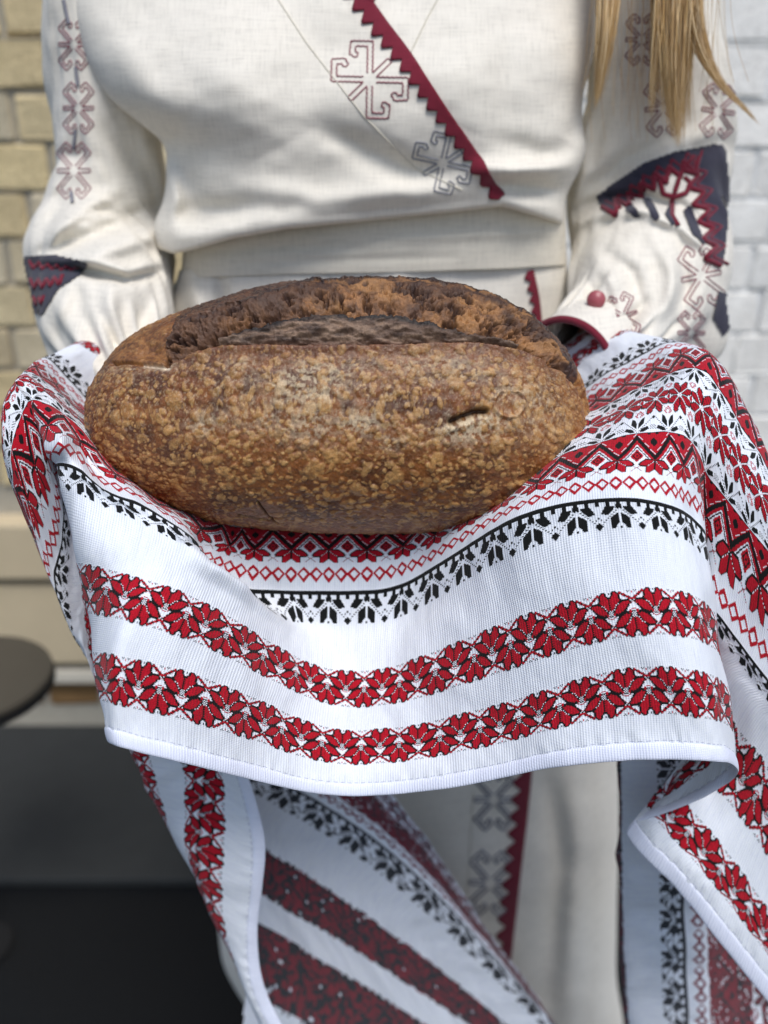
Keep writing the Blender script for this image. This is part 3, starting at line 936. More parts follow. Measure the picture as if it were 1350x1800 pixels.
# wrong side of the cloth: loose floats of the same threads
BACK = np.zeros((VMAX, 400), np.int8)
rb = np.random.default_rng(5)
BACK[:] = np.tile(PAT, (1, 10))
fl_ = rb.random((VMAX, 400))
fl_ = (fl_ + np.roll(fl_, 1, 1) + np.roll(fl_, 2, 1) + np.roll(fl_, 3, 1)) / 4
for v0, hgt in ((40, 44), (111, 44)):
    for a in (v0, 715 - v0 - hgt):
        z = BACK[a:a + hgt]
        f = fl_[a:a + hgt]
        yy = np.arange(hgt)[:, None]
        rag = (rb.random((1, 400)) * 3).astype(int)
        body = (yy >= rag) & (yy < hgt - rag)
        z[:] = np.where(body, np.where(z == 1, np.where(f > .62, 2, 1), np.where((z == 0) & (f > .75), 0, np.where(f < .36, 1, 2))), 0)
for a, b_ in ((199, 231), (484, 516)):
    z = BACK[a:b_]
    f = fl_[a:b_]
    z[:] = np.where((z == 0) & (f > 0.50) & (f < 0.53), 2, z)
for a, b_ in ((258, 335), (380, 457)):
    z = BACK[a:b_]
    f = fl_[a:b_]
    z[:] = np.where(z == 0, np.where(f > 0.66, 0, 1), np.where(z == 1, 1, np.where(f > 0.4, 2, 1)))
WHITE, RED, BLACK = srgb(228, 232, 246), srgb(172, 6, 33), srgb(15, 17, 17)
STITCH = srgb(186, 190, 208)
def thread_colors(ku, vv_, back=False, fade=0.0):
    """colour of the cloth at k (repeats) and v (cells)"""
    ci = np.floor(ku * 40 + 1e-6).astype(int)
    vi = np.clip(np.floor(vv_ + 1e-6).astype(int), 0, VMAX - 1)
    idx = BACK[vi, ci % 400] if back else PAT[vi, ci % 40]
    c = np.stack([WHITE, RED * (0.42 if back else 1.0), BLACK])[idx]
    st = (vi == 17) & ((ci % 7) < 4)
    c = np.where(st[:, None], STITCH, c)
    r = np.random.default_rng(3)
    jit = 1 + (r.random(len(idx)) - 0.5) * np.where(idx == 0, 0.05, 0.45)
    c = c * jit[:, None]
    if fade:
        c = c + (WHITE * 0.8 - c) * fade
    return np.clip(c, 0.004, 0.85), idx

def cloth_grid(rows, k0, k1, v0, v1, du=1, dv_=1, smooth=(10, 10), wr=0.0006, seed=0):
    """rows: {v: [(k, px, py, Y), ...]} -> points of the draped cloth on the thread grid"""
    kq = np.arange(round(k0 * 40), round(k1 * 40) + 1, du) / 40.0
    vq = np.arange(v0, v1 + 1, dv_).astype(float)
    ks = sorted(rows)
    R = []
    for v in ks:
        a = np.array(sorted(rows[v]), float)
        R.append(hermite(a[:, 0], a[:, 1:], kq))
    R = np.stack(R)                                # nv, nk, 3
    G = hermite(np.array(ks, float), R.reshape(len(ks), -1), vq).reshape(len(vq), len(kq), 3)
    P = unproj(G[..., 0], G[..., 1], G[..., 2])
    P = smooth_grid(P, smooth[0], 1)
    P = smooth_grid(P, smooth[1], 0)
    K, Vv = np.meshgrid(kq, vq)
    N = grid_normals(P)
    w = (fbm(K * 1.3 + 5, Vv / 60, 200 + seed, 3) - 0.5) * 2 * wr * 2.2 + (fbm(K * 5 + 5, Vv / 14, 210 + seed, 2) - 0.5) * wr * 0.7
    # gathers along the hem stitching and a few long soft creases
    w = w + 0.00035 * np.exp(-((Vv - 15) / 9) ** 2) * np.sin(K * 2 * np.pi * 2.3 + 3 * fbm(K * .7, Vv * 0, 220, 2) * 6)
    cr_ = fbm(K * .35 + Vv / 160, Vv / 260 - K * .12, 230 + seed, 2)
    w = w + np.exp(-((cr_ - .5) / .09) ** 2) * 0.0011 * (wr > 0)
    P = P + N * w[..., None]
    return P, K, Vv, N
BANDS = [(40, 84), (111, 155), (199, 516), (560, 604), (631, 675)]
def cloth_object(name, parent, P, K, Vv, keep=None, back=False, fade=0.0, mat=None, label=None, relief=0.00022):
    ny, nx = K.shape
    q = grid_quads(ny, nx)
    fk, fv = K.ravel()[q[:, 0]], Vv.ravel()[q[:, 0]]
    col, idx = thread_colors(fk, fv, back, fade)
    # embroidered cells stand a little proud of the ground cloth
    N = grid_normals(P)
    cnt = np.zeros(ny * nx)
    np.add.at(cnt, q.ravel(), np.repeat((idx > 0).astype(float), 4))
    P = P + N * (cnt.reshape(ny, nx) / 4 * relief * (-1 if back else 1))[..., None]
    pv = P.reshape(-1, 3)
    uv = np.c_[K.ravel() * 40, Vv.ravel()]
    sel = np.ones(len(q), bool) if keep is None else keep(fk, fv)
    inb = np.zeros(len(q), int)
    for i, (a, b_) in enumerate(BANDS):
        inb[(fv >= a - 1) & (fv < b_ + 1)] = i + 1
    mat = mat or M['towel']
    o = fast_mesh(name, pv, q[sel & (inb == 0)], mat, parent, uv=uv, fcol=col[sel & (inb == 0)])
    if label:
        o['label'] = label
    for i in range(len(BANDS)):
        s = sel & (inb == i + 1)
        for part in ((s & (fk < 5), s & (fk >= 5)) if i >= 3 else (s,)):
            if part.sum() > 200:
                fast_mesh('embroidered_band', pv, q[part], mat, o, uv=uv, fcol=col[part])
    return o
def hem_object(parent, P, sgn=1, vi0=0, vi1=16, r_thick=0.0009):
    """rolled hem: a flattened tube round the cloth's edge"""
    A, B = P[vi0], P[vi1]
    c = (A * 0.52 + B * 0.48)[::6]
    d = (B - A)[::6] * 0.52
    T = np.gradient(c, axis=0)
    n = np.cross(T, d)
    n /= np.linalg.norm(n, axis=1, keepdims=True) + 1e-12
    ang = np.linspace(0, 2 * np.pi, 14, endpoint=False)
    ring = c[:, None] + np.cos(ang)[None, :, None] * d[:, None] + np.sin(ang)[None, :, None] * n[:, None] * r_thick
    m_ = len(ang)
    j, i = np.mgrid[0:len(c) - 1, 0:m_]
    a, b_ = (j * m_ + i).ravel(), (j * m_ + (i + 1) % m_).ravel()
    uvh = np.stack(np.broadcast_arrays(np.arange(len(c))[:, None] * 6.0, np.cos(ang)[None] * 8.0), -1).reshape(-1, 2)
    qq = np.stack([a, b_, b_ + m_, a + m_], 1)
    return fast_mesh('hem', ring.reshape(-1, 3), qq, M['towel'], parent, uv=uvh, fcol=np.repeat((WHITE * 1.02)[None], len(qq), 0))

def Yrow(pts, prof):
    """add a depth profile given over k to (k, px, py) points"""
    pr = np.array(prof, float)
    return [(p[0], p[1], p[2], float(np.interp(p[0], pr[:, 0], pr[:, 1])) if len(p) == 3 else p[3]) for p in pts]

rows = {}
prof_hem = [(0, .45), (1, .432), (2, .43), (3, .437), (4, .45), (5, .466), (6, .478), (7, .485), (8, .485), (9, .48), (10.5, .468), (12, .452), (13.5, .440), (15, .434), (16, .434), (17, .438)]
rows[0] = Yrow([(-1, 290, 1300, .50), (0, 235, 1303, .48), (.6, 200, 1303, .452), (.9, 194, 1303, .438), (1.3, 205, 1308), (2, 243, 1321), (3, 312, 1337), (4, 390, 1357), (5, 456, 1373), (6, 522, 1388), (7, 598, 1398), (8, 667, 1397), (9, 738, 1391), (10, 815, 1380), (11, 886, 1366), (12, 957, 1351), (13, 1030, 1341), (14, 1110, 1335), (15, 1190, 1334), (16, 1248, 1337), (17, 1284, 1344, .440), (17.35, 1294, 1354, .450), (17.7, 1288, 1368, .462), (18.5, 1232, 1403, .48), (19.5, 1152, 1432, .495), (20.1, 1110, 1446, .503), (20.45, 1101, 1462, .502), (20.9, 1116, 1486, .494), (22, 1190, 1562, .482), (23, 1258, 1646, .475), (24, 1320, 1724, .47), (25.2, 1398, 1815, .465)], prof_hem)
rows[20] = Yrow([(-1, 285, 1268, .50), (0, 225, 1268, .48), (.5, 196, 1268, .455), (.8, 188, 1268, .438), (1.2, 198, 1273), (2, 241, 1287), (3, 313, 1303), (4, 392, 1325), (5, 458, 1342), (6, 524, 1361), (7, 599, 1372), (8, 667, 1371), (9, 737, 1364), (10, 813, 1351), (11, 884, 1337), (12, 955, 1319), (13, 1028, 1306), (14, 1107, 1299), (15, 1186, 1297), (16, 1244, 1302), (17, 1280, 1311, .440), (17.4, 1291, 1322, .450), (17.8, 1286, 1338, .462), (18.6, 1236, 1378, .485), (19.6, 1165, 1412, .498), (20.1, 1130, 1425, .505), (20.45, 1122, 1438, .502), (20.9, 1136, 1460, .493), (22, 1205, 1532, .48), (23, 1272, 1612, .474), (24, 1332, 1688, .47), (25.2, 1408, 1780, .465)], prof_hem)
prof_b2 = [(0, .45), (1, .432), (2, .43), (3, .437), (4, .45), (5, .468), (6, .482), (7, .490), (8, .490), (9, .485), (10.5, .471), (12, .454), (13.5, .440), (15, .432), (16, .433), (17, .438)]
rows[62] = Yrow([(-1.5, 250, 1190, .51), (-.5, 205, 1190, .49), (.1, 178, 1190, .462), (.5, 172, 1190, .445), (1, 188, 1193), (2, 243, 1204), (3, 318, 1219), (4, 399, 1246), (5, 463, 1269), (6, 528, 1296), (7, 601, 1313), (8, 668, 1311), (9, 736, 1305), (10, 810, 1289), (11, 879, 1274), (12, 949, 1254), (13, 1022, 1232), (14, 1101, 1216), (15, 1177, 1213), (16, 1234, 1221), (17, 1271, 1234), (17.5, 1285, 1248, .445), (17.9, 1286, 1266, .462), (18.8, 1240, 1325, .49), (19.8, 1170, 1385, .505), (20.3, 1152, 1398, .506), (20.8, 1172, 1424, .496), (22, 1236, 1497, .482), (23, 1290, 1566, .476), (24, 1340, 1636, .472), (25.2, 1405, 1720, .467)], prof_b2)
prof_b1 = [(-.5, .462), (0, .45), (1, .437), (2, .437), (3, .447), (4, .464), (5, .482), (6, .493), (7, .498), (8, .497), (9, .491), (10.5, .474), (12, .455), (13.5, .440), (15, .433), (16, .436), (17, .443)]
rows[133] = Yrow([(-2, 210, 1035, .53), (-1.2, 165, 1033, .50), (-.7, 150, 1032, .475), (-.4, 148, 1031, .46), (0, 160, 1033), (1, 219, 1046), (2, 290, 1068), (3, 359, 1097), (4, 430, 1136), (5, 492, 1171), (6, 545, 1196), (7, 608, 1211), (8, 672, 1208), (9, 733, 1193), (10, 801, 1169), (11, 866, 1145), (12, 930, 1122), (13, 1004, 1099), (14, 1076, 1081), (15, 1153, 1073), (16, 1209, 1082), (17, 1247, 1100), (17.4, 1258, 1112, .452), (17.8, 1261, 1130, .468), (18.6, 1246, 1180, .495), (19.8, 1225, 1260, .51), (20.6, 1236, 1298, .506), (21.2, 1266, 1328, .495), (22, 1305, 1370, .487), (23, 1350, 1430, .48), (24, 1395, 1495, .475), (25.2, 1450, 1575, .47)], prof_b1)
prof_mid = [(-1, .47), (0, .452), (1, .445), (2, .447), (3, .458), (4, .474), (5, .492), (6, .503), (7, .507), (8, .505), (9, .498), (10.5, .48), (12, .459), (13.5, .443), (15, .437), (16, .440), (17, .447)]
rows[176] = Yrow([(-2.4, 190, 935, .54), (-1.6, 145, 935, .51), (-1.1, 130, 935, .485), (-.8, 132, 936, .472), (-.4, 152, 942), (0, 178, 951), (1, 246, 975), (2, 318, 1002), (3, 384, 1036), (4, 447, 1078), (5, 497, 1113), (6, 546, 1134), (7, 610, 1143), (8, 673, 1139), (9, 732, 1118), (10, 795, 1090), (11, 857, 1060), (12, 915, 1034), (13, 988, 1012), (14, 1062, 996), (15, 1138, 988), (16, 1195, 998), (17, 1236, 1020), (17.4, 1248, 1034, .455), (17.8, 1252, 1052, .472), (18.4, 1246, 1085, .495), (19.2, 1240, 1125, .503), (19.8, 1256, 1150, .496), (20.6, 1292, 1195, .488), (21.5, 1335, 1250, .482), (23, 1405, 1345, .476), (25.2, 1500, 1470, .47)], prof_mid)
prof_bk = [(-1, .482), (0, .468), (1, .456), (2, .455), (2.6, .465), (3.2, .495), (4, .510), (5, .517), (6.5, .519), (8, .517), (9, .512), (10.5, .492), (12, .468), (13.5, .452), (15, .445), (16, .449), (17, .457)]
rows[199] = Yrow([(-2.2, 140, 862, .545), (-1.6, 115, 858, .515), (-1.3, 110, 858, .49), (-1, 122, 862), (-.5, 150, 876), (0, 185, 892), (1, 258, 925), (1.6, 300, 948), (2.1, 338, 964), (2.6, 372, 986, .462), (3.1, 402, 1005, .468), (3.5, 425, 1023, .475), (3.9, 446, 1044, .484), (4.4, 474, 1072, .496), (5, 502, 1092, .507), (6, 546, 1096), (7, 611, 1098), (8, 676, 1094), (9, 732, 1074), (10, 788, 1042), (11, 846, 1006), (12, 904, 978), (13, 979, 950), (14, 1055, 933), (15, 1130, 930), (16, 1188, 945), (17, 1228, 972), (17.4, 1242, 990, .462), (17.8, 1246, 1012, .48), (18.4, 1241, 1045, .497), (19, 1243, 1080, .5), (19.6, 1266, 1116, .492), (20.4, 1305, 1172, .486), (21.4, 1352, 1236, .48), (23, 1425, 1330, .474), (25.2, 1520, 1450, .47)], prof_bk)
rows[231] = Yrow([(-2.2, 128, 835, .55), (-1.7, 106, 822, .52), (-1.4, 99, 815, .497), (-1.1, 110, 813), (-.6, 140, 824), (-.2, 165, 844), (.3, 198, 868), (1, 250, 890), (1.6, 296, 915), (2.0, 325, 938), (2.3, 342, 954, .470), (2.55, 348, 966, .482), (2.9, 352, 985, .498), (3.5, 376, 1012, .51), (4.3, 430, 1034, .519), (5, 478, 1037), (6, 545, 1038), (7, 611, 1038), (8, 678, 1034), (8.6, 712, 1024), (9.2, 742, 1008), (10, 785, 982), (11, 838, 948), (12, 898, 914), (13, 972, 889), (14, 1048, 877), (15, 1120, 877), (16, 1180, 890), (17, 1222, 914), (17.4, 1236, 930, .466), (17.8, 1241, 950, .482), (18.3, 1238, 985, .497), (19, 1246, 1048, .494), (19.6, 1272, 1090, .489), (20.4, 1310, 1142, .484), (21.4, 1358, 1203, .48), (23, 1432, 1295, .474), (25.2, 1525, 1410, .47)], [(k_, y_ + .008) for k_, y_ in prof_bk])
rows[245] = Yrow([(-2.3, 112, 815, .545), (-1.8, 90, 806, .515), (-1.5, 84, 803, .497), (-1.15, 104, 787), (-.5, 142, 804, .505), (0, 170, 836, .50), (.5, 205, 858, .485), (1, 240, 873, .478), (1.5, 285, 897, .472), (2, 322, 925, .475), (2.3, 335, 942, .488), (2.7, 345, 962, .505), (3.4, 378, 985, .517), (4.3, 432, 1004, .524), (5, 478, 1008, .526), (6, 545, 1009, .528), (7, 611, 1009, .528), (8, 678, 1006, .526), (8.6, 712, 998, .524), (9.2, 744, 985, .52), (10, 788, 960, .508), (11, 845, 925, .495), (12, 905, 894, .482), (13, 976, 868, .472), (13.7, 1025, 856, .465), (14.4, 1075, 851, .461), (15.2, 1130, 851, .46), (16, 1176, 861, .462), (17, 1216, 880, .468), (17.4, 1231, 893, .476), (17.8, 1238, 910, .488), (18.3, 1236, 950, .498), (19.1, 1252, 1023, .493), (20, 1298, 1088, .487), (21, 1348, 1152, .482), (22.5, 1420, 1240, .476), (25.2, 1530, 1370, .47)], prof_bk)
rows[285] = [(-2.6, 75, 762, .54), (-2.2, 64, 752, .525), (-1.9, 66, 742, .515), (-1.5, 86, 737, .512), (-1, 114, 750, .518), (-.5, 141, 773, .522), (0, 168, 806, .515), (1, 240, 860, .505), (2, 318, 905, .51), (3, 385, 945, .525), (4.3, 436, 958, .533), (5, 480, 959, .535), (6, 545, 960, .537), (7, 611, 960, .537), (8, 678, 958, .535), (9, 738, 945, .53), (10, 795, 922, .52), (11, 855, 893, .508), (12, 915, 860, .495), (13, 980, 832, .485), (13.7, 1030, 816, .478), (14.4, 1080, 806, .475), (15.2, 1132, 801, .474), (16, 1178, 805, .475), (16.8, 1208, 816, .479), (17.3, 1224, 832, .486), (17.7, 1231, 850, .494), (18.15, 1234, 878, .498), (18.7, 1250, 902, .495), (19.6, 1292, 955, .489), (20.6, 1342, 1012, .484), (22, 1412, 1095, .478), (25.2, 1540, 1260, .47)]
rows[322] = [(-2.9, 40, 715, .535), (-2.4, 44, 697, .53), (-2, 56, 692, .53), (-1.5, 82, 703, .532), (-1, 110, 722, .535), (-.5, 140, 750, .536), (0, 168, 785, .53), (1, 245, 850, .53), (2, 325, 888, .537), (3, 390, 912, .545), (4.3, 440, 920, .552), (6, 545, 922, .555), (8, 678, 920, .553), (9, 742, 910, .55), (10, 802, 888, .542), (11, 862, 862, .53), (12, 922, 832, .517), (13, 990, 796, .507), (13.8, 1046, 775, .5), (14.6, 1098, 758, .496), (15.4, 1142, 749, .494), (16.2, 1182, 749, .494), (16.8, 1206, 757, .495), (17.3, 1223, 775, .496), (17.9, 1238, 805, .497), (19, 1280, 862, .492), (20, 1318, 912, .488), (21, 1358, 962, .484), (22.5, 1425, 1040, .478), (25.2, 1545, 1180, .47)]
rows[357] = [(-3.0, 20, 690, .535), (-2.6, 28, 672, .537), (-2.2, 42, 668, .54), (-1.6, 72, 682, .545), (-1, 106, 707, .55), (-.5, 136, 736, .552), (0, 168, 768, .55), (1, 250, 835, .555), (2, 335, 872, .562), (3, 395, 895, .568), (4.3, 442, 905, .573), (6, 545, 907, .575), (8, 680, 905, .573), (9.5, 775, 888, .568), (11, 868, 840, .555), (12, 930, 808, .543), (13, 1000, 768, .53), (13.8, 1058, 744, .523), (14.6, 1108, 722, .519), (15.4, 1150, 706, .516), (16.2, 1184, 697, .512), (16.8, 1207, 697, .508), (17.3, 1226, 710, .505), (18, 1250, 742, .502), (19, 1284, 792, .497), (20, 1318, 843, .493), (21, 1355, 895, .489), (22.5, 1420, 975, .483), (25.2, 1545, 1110, .475)]
rows[395] = [(-3.0, 40, 660, .55), (-2.5, 52, 657, .553), (-2, 68, 664, .558), (-1.5, 88, 678, .564), (-1, 114, 700, .57), (-.5, 142, 730, .575), (0, 172, 760, .58), (1, 255, 815, .595), (2, 340, 845, .605), (4.3, 445, 858, .615), (8, 680, 858, .617), (10, 812, 838, .605), (12, 945, 785, .573), (13, 1015, 742, .557), (13.8, 1062, 718, .55), (14.6, 1106, 698, .545), (15.4, 1150, 678, .54), (16.2, 1186, 660, .533), (16.8, 1212, 654, .527), (17.3, 1234, 662, .522), (18, 1262, 694, .517), (19, 1294, 745, .511), (20, 1328, 800, .506), (21, 1362, 856, .502), (22.5, 1420, 940, .496), (25.2, 1545, 1075, .488)]
rows[430] = [(-3.2, 50, 644, .57), (-2.7, 57, 643, .572), (-2.2, 72, 652, .577), (-1.6, 94, 672, .584), (-1, 120, 700, .592), (-.5, 146, 728, .598), (0, 175, 755, .605), (1, 258, 790, .635), (2, 345, 808, .65), (4.3, 448, 815, .66), (8, 682, 815, .66), (10, 822, 795, .645), (12, 955, 755, .605), (13, 1020, 722, .585), (13.8, 1064, 698, .577), (14.6, 1105, 678, .57), (15.4, 1146, 656, .564), (16.2, 1184, 636, .558), (16.9, 1218, 625, .552), (17.5, 1246, 630, .547), (18.1, 1272, 655, .543), (19, 1300, 700, .54), (20, 1330, 757, .537), (21, 1360, 815, .535), (22.5, 1412, 900, .53), (25.2, 1530, 1040, .52)]
rows[470] = [(-3.3, 62, 636, .60), (-2.8, 70, 633, .602), (-2.2, 86, 644, .606), (-1.6, 106, 664, .612), (-1, 130, 692, .618), (-.5, 152, 718, .624), (0, 180, 740, .632), (1, 262, 760, .66), (4.3, 450, 770, .68), (8, 684, 770, .68), (10, 830, 755, .665), (12, 962, 725, .632), (13, 1022, 698, .612), (13.8, 1062, 674, .604), (14.6, 1102, 651, .597), (15.4, 1142, 630, .591), (16.2, 1178, 612, .588), (16.9, 1212, 606, .59), (17.6, 1245, 622, .596), (18.4, 1276, 662, .60), (19.4, 1306, 725, .60), (21, 1345, 820, .60), (23, 1400, 930, .595), (25.2, 1500, 1050, .59)]
rows[505] = [(-3.3, 78, 630, .622), (-2.8, 86, 625, .625), (-2.2, 104, 634, .629), (-1.6, 124, 652, .634), (-1, 146, 680, .638), (-.5, 166, 703, .642), (0, 190, 722, .65), (1, 268, 735, .675), (4.3, 452, 740, .69), (8, 685, 740, .69), (10, 836, 725, .675), (12, 966, 700, .648), (13, 1022, 676, .632), (13.8, 1058, 652, .625), (14.6, 1094, 629, .619), (15.4, 1130, 610, .616), (16.2, 1164, 599, .618), (16.9, 1196, 602, .628), (17.6, 1228, 625, .64), (18.4, 1258, 670, .645), (19.4, 1288, 740, .648), (21, 1325, 840, .65), (23, 1380, 950, .65), (25.2, 1470, 1070, .65)]
rows[560] = [(-3.3, 110, 615, .648), (-2.7, 126, 608, .65), (-2.2, 146, 613, .653), (-1.6, 166, 625, .656), (-1, 186, 645, .66), (0, 225, 685, .672), (1, 280, 705, .69), (4.3, 455, 710, .70), (8, 688, 710, .70), (10, 842, 700, .688), (12, 965, 672, .668), (13, 1010, 648, .658), (13.8, 1038, 624, .653), (14.6, 1068, 603, .65), (15.4, 1100, 589, .653), (16.2, 1132, 588, .665), (16.9, 1160, 605, .68), (18, 1205, 660, .69), (20, 1260, 790, .70), (23, 1340, 950, .70), (25.2, 1420, 1070, .70)]
rows[640] = [(-3.3, 138, 600, .672), (-2.7, 156, 594, .675), (-2.2, 174, 597, .678), (-1.6, 192, 606, .68), (-1, 210, 622, .684), (0, 245, 660, .695), (1, 290, 680, .705), (4.3, 458, 685, .712), (8, 690, 685, .712), (10, 845, 672, .705), (12, 960, 645, .692), (13, 990, 624, .684), (13.8, 1008, 606, .682), (14.6, 1034, 590, .682), (15.4, 1064, 582, .688), (16.2, 1092, 588, .70), (16.9, 1118, 612, .71), (18, 1155, 675, .72), (20, 1210, 800, .72), (23, 1290, 960, .72), (25.2, 1370, 1080, .72)]
rows[700] = [(-3.3, 158, 592, .69), (-2.7, 174, 588, .695), (-2.2, 190, 592, .70), (-1.6, 206, 602, .70), (-1, 222, 620, .702), (0, 255, 655, .708), (1, 300, 672, .715), (4.3, 460, 675, .72), (8, 690, 675, .72), (10, 848, 660, .715), (12, 955, 632, .705), (13.8, 992, 602, .705), (14.6, 1012, 590, .71), (15.4, 1036, 586, .716), (16.2, 1062, 600, .725), (16.9, 1085, 630, .73), (18, 1120, 690, .735), (20, 1175, 815, .735), (23, 1255, 970, .735), (25.2, 1335, 1090, .735)]
for _v in (0, 20, 62, 133):                      # the skirt of the drape swings out towards the viewer
    rows[_v] = [(k_, x_, y_, d_ - .036 * (1 - _v / 176) * float(np.interp(k_, [0, 1, 16.6, 17.6], [0, 1, 1, .3]))) for k_, x_, y_, d_ in rows[_v]]
_ka = np.array([-2.2, -1.6, -1.3, -1, -.5, 0, .5, 1, 1.5, 2, 2.3, 2.6, 3.1, 3.5, 3.9, 4.4, 5, 5.5, 6, 7, 8, 9, 10, 11, 12, 13, 14, 15, 16, 17, 17.4, 17.8, 18.4, 19, 19.6, 20.4, 21.4, 23, 25.2])
_r = [hermite(np.array(rows[v])[:, 0], np.array(rows[v])[:, 1:], _ka) for v in (199, 231)]
_m = (_r[0] + _r[1]) / 2
for _k, _o in ((2.3, (345, 962, .480)), (2.6, (358, 990, .497)), (3.1, (378, 1022, .508)), (3.5, (402, 1042, .514)), (3.9, (424, 1054, .516)), (4.4, (450, 1062, .517)), (5, (482, 1064, .517))):
    _m[list(_ka).index(_k)] = _o
rows[215] = [(k_, *p_) for k_, p_ in zip(_ka, _m)]
P, K, Vv, N = cloth_grid(rows, -2.95, 25.0, 0, 688, smooth=(14, 10), seed=0)
towel = empty('embroidered_towel', (0.0, 0.47, zat(1398, 0.485)))
tag(towel, 'long white towel with red and black embroidered bands, draped under the bread', 'towel')
def keep_main(k, v):
    hid = (v > 345) & (k > 2.2) & (k < 11.6)
    far = (v > 470) & (k > 19.5)
    lo = (v < 250) & (k < np.interp(v, [0, 62, 133, 176, 199, 250], [-0.9, -1.4, -1.9, -2.4, -2.6, -2.6]))
    return ~(hid | far | lo)
drape = cloth_object('drape', towel, P, K, Vv, keep_main)
i0 = int((-0.9 + 2.95) * 40)
hem_object(drape, P[:, i0:])
# under the loaf: the same cloth, plain coarse grid
Pc, Kc, Vc, Nc = cloth_grid(rows, 2.0, 11.8, 344, 688, 4, 4, smooth=(3, 3), seed=0)
fq = grid_quads(*Kc.shape)
cc_, _ = thread_colors(Kc.ravel()[fq[:, 0]], Vc.ravel()[fq[:, 0]])
fast_mesh('sling', Pc.reshape(-1, 3), fq, M['towel'], drape, uv=np.c_[Kc.ravel() * 40, Vc.ravel()], fcol=cc_)

# hanging end at the left: bands run down, hem to the right
tl = {}
tl[0] = [(-19.5, 560, 1900, .495), (-18, 494, 1800, .50), (-16.5, 459, 1715, .503), (-15.3, 452, 1640, .505), (-14, 460, 1560, .507), (-12.7, 465, 1480, .51), (-11.3, 444, 1390, .513), (-10, 415, 1300, .515), (-8, 370, 1180, .517), (-6, 310, 1080, .52), (-4, 240, 990, .525), (-2.2, 190, 920, .53)]
tl[20] = [(-19.5, 535, 1905, .495), (-18, 466, 1800, .498), (-16.5, 434, 1715, .50), (-15.3, 430, 1640, .502), (-14, 436, 1560, .504), (-12.7, 438, 1480, .508), (-11.3, 420, 1390, .512), (-10, 390, 1300, .515), (-8, 345, 1185, .518), (-6, 285, 1085, .52), (-4, 222, 990, .525), (-2.2, 180, 915, .53)]
tl[62] = [(-19.5, 520, 1905, .53), (-18, 462, 1800, .525), (-16.8, 418, 1700, .52), (-15.8, 378, 1625, .514), (-14.7, 354, 1560, .508), (-13.5, 348, 1490, .507), (-12.3, 354, 1420, .51), (-11, 360, 1345, .514), (-10, 336, 1290, .516), (-8, 290, 1190, .52), (-6, 240, 1085, .522), (-4, 200, 985, .527), (-2.2, 165, 905, .533)]
tl[90] = [(-19.5, 535, 1900, .56), (-18, 470, 1795, .555), (-16.8, 424, 1700, .55), (-15.6, 382, 1620, .537), (-14.4, 346, 1550, .525), (-13.4, 322, 1495, .513), (-12.3, 316, 1420, .509), (-11, 308, 1345, .513), (-10, 286, 1290, .516), (-8, 245, 1195, .52), (-6, 205, 1085, .524), (-4, 180, 985, .53), (-2.2, 152, 900, .536)]
tl[133] = [(-19.5, 560, 1890, .60), (-18, 500, 1790, .595), (-16.5, 440, 1690, .585), (-15, 390, 1600, .575), (-14, 345, 1530, .56), (-13, 292, 1445, .54), (-12.2, 262, 1395, .523), (-11, 240, 1340, .514), (-10, 226, 1297, .514), (-8, 188, 1200, .52), (-6, 160, 1090, .525), (-4, 150, 985, .533), (-2.2, 136, 890, .54)]
tl[176] = [(-19.5, 600, 1880, .63), (-16, 470, 1660, .62), (-13.5, 350, 1490, .60), (-12, 290, 1390, .58), (-11, 255, 1330, .56), (-10, 225, 1285, .54), (-9, 188, 1235, .524), (-8, 164, 1190, .516), (-7, 148, 1145, .514), (-6, 138, 1098, .518), (-5, 132, 1045, .524), (-4, 130, 985, .53), (-3, 128, 925, .536), (-2.2, 122, 870, .54)]
tl[215] = [(-19.5, 640, 1860, .65), (-14, 400, 1500, .63), (-11, 280, 1320, .60), (-9, 215, 1220, .57), (-8, 180, 1180, .55), (-7, 148, 1145, .53), (-6.2, 124, 1108, .516), (-5.5, 112, 1068, .513), (-4.8, 106, 1024, .517), (-4, 114, 972, .525), (-3.3, 118, 928, .53), (-2.6, 114, 885, .533), (-2.1, 112, 845, .538), (-1.75, 122, 835, .55)]
tl[245] = [(-19.5, 680, 1840, .66), (-12, 330, 1370, .64), (-9, 215, 1190, .60), (-7.5, 160, 1120, .56), (-6.3, 114, 1062, .53), (-5.4, 86, 1012, .512), (-4.9, 80, 987, .512), (-4.4, 88, 962, .517), (-3.9, 98, 933, .522), (-3.3, 101, 894, .525), (-2.7, 101, 858, .526), (-2.2, 95, 826, .53), (-1.9, 98, 808, .54), (-1.75, 108, 804, .55)]
tl[285] = [(-19.5, 700, 1820, .67), (-10, 230, 1240, .64), (-8, 150, 1120, .60), (-7, 108, 1050, .565), (-6.2, 74, 985, .535), (-5.6, 56, 935, .515), (-5, 46, 893, .508), (-4.4, 42, 855, .508), (-3.8, 46, 818, .512), (-3.2, 58, 782, .517), (-2.7, 66, 757, .519), (-2.3, 66, 745, .519)]
tl[322] = [(-19.5, 720, 1800, .68), (-9, 190, 1150, .65), (-7.5, 120, 1040, .61), (-6.6, 76, 965, .57), (-5.8, 40, 900, .535), (-5.2, 22, 858, .517), (-4.6, 14, 815, .511), (-4, 14, 778, .512), (-3.5, 22, 745, .518), (-3, 34, 715, .524), (-2.6, 42, 700, .526)]
tl[357] = [(-19.5, 740, 1790, .69), (-8, 160, 1060, .66), (-6.8, 90, 960, .61), (-6, 48, 890, .57), (-5.4, 18, 835, .54), (-4.8, 5, 790, .523), (-4.2, 2, 750, .518), (-3.6, 5, 716, .522), (-3.1, 16, 690, .53), (-2.7, 28, 675, .533)]
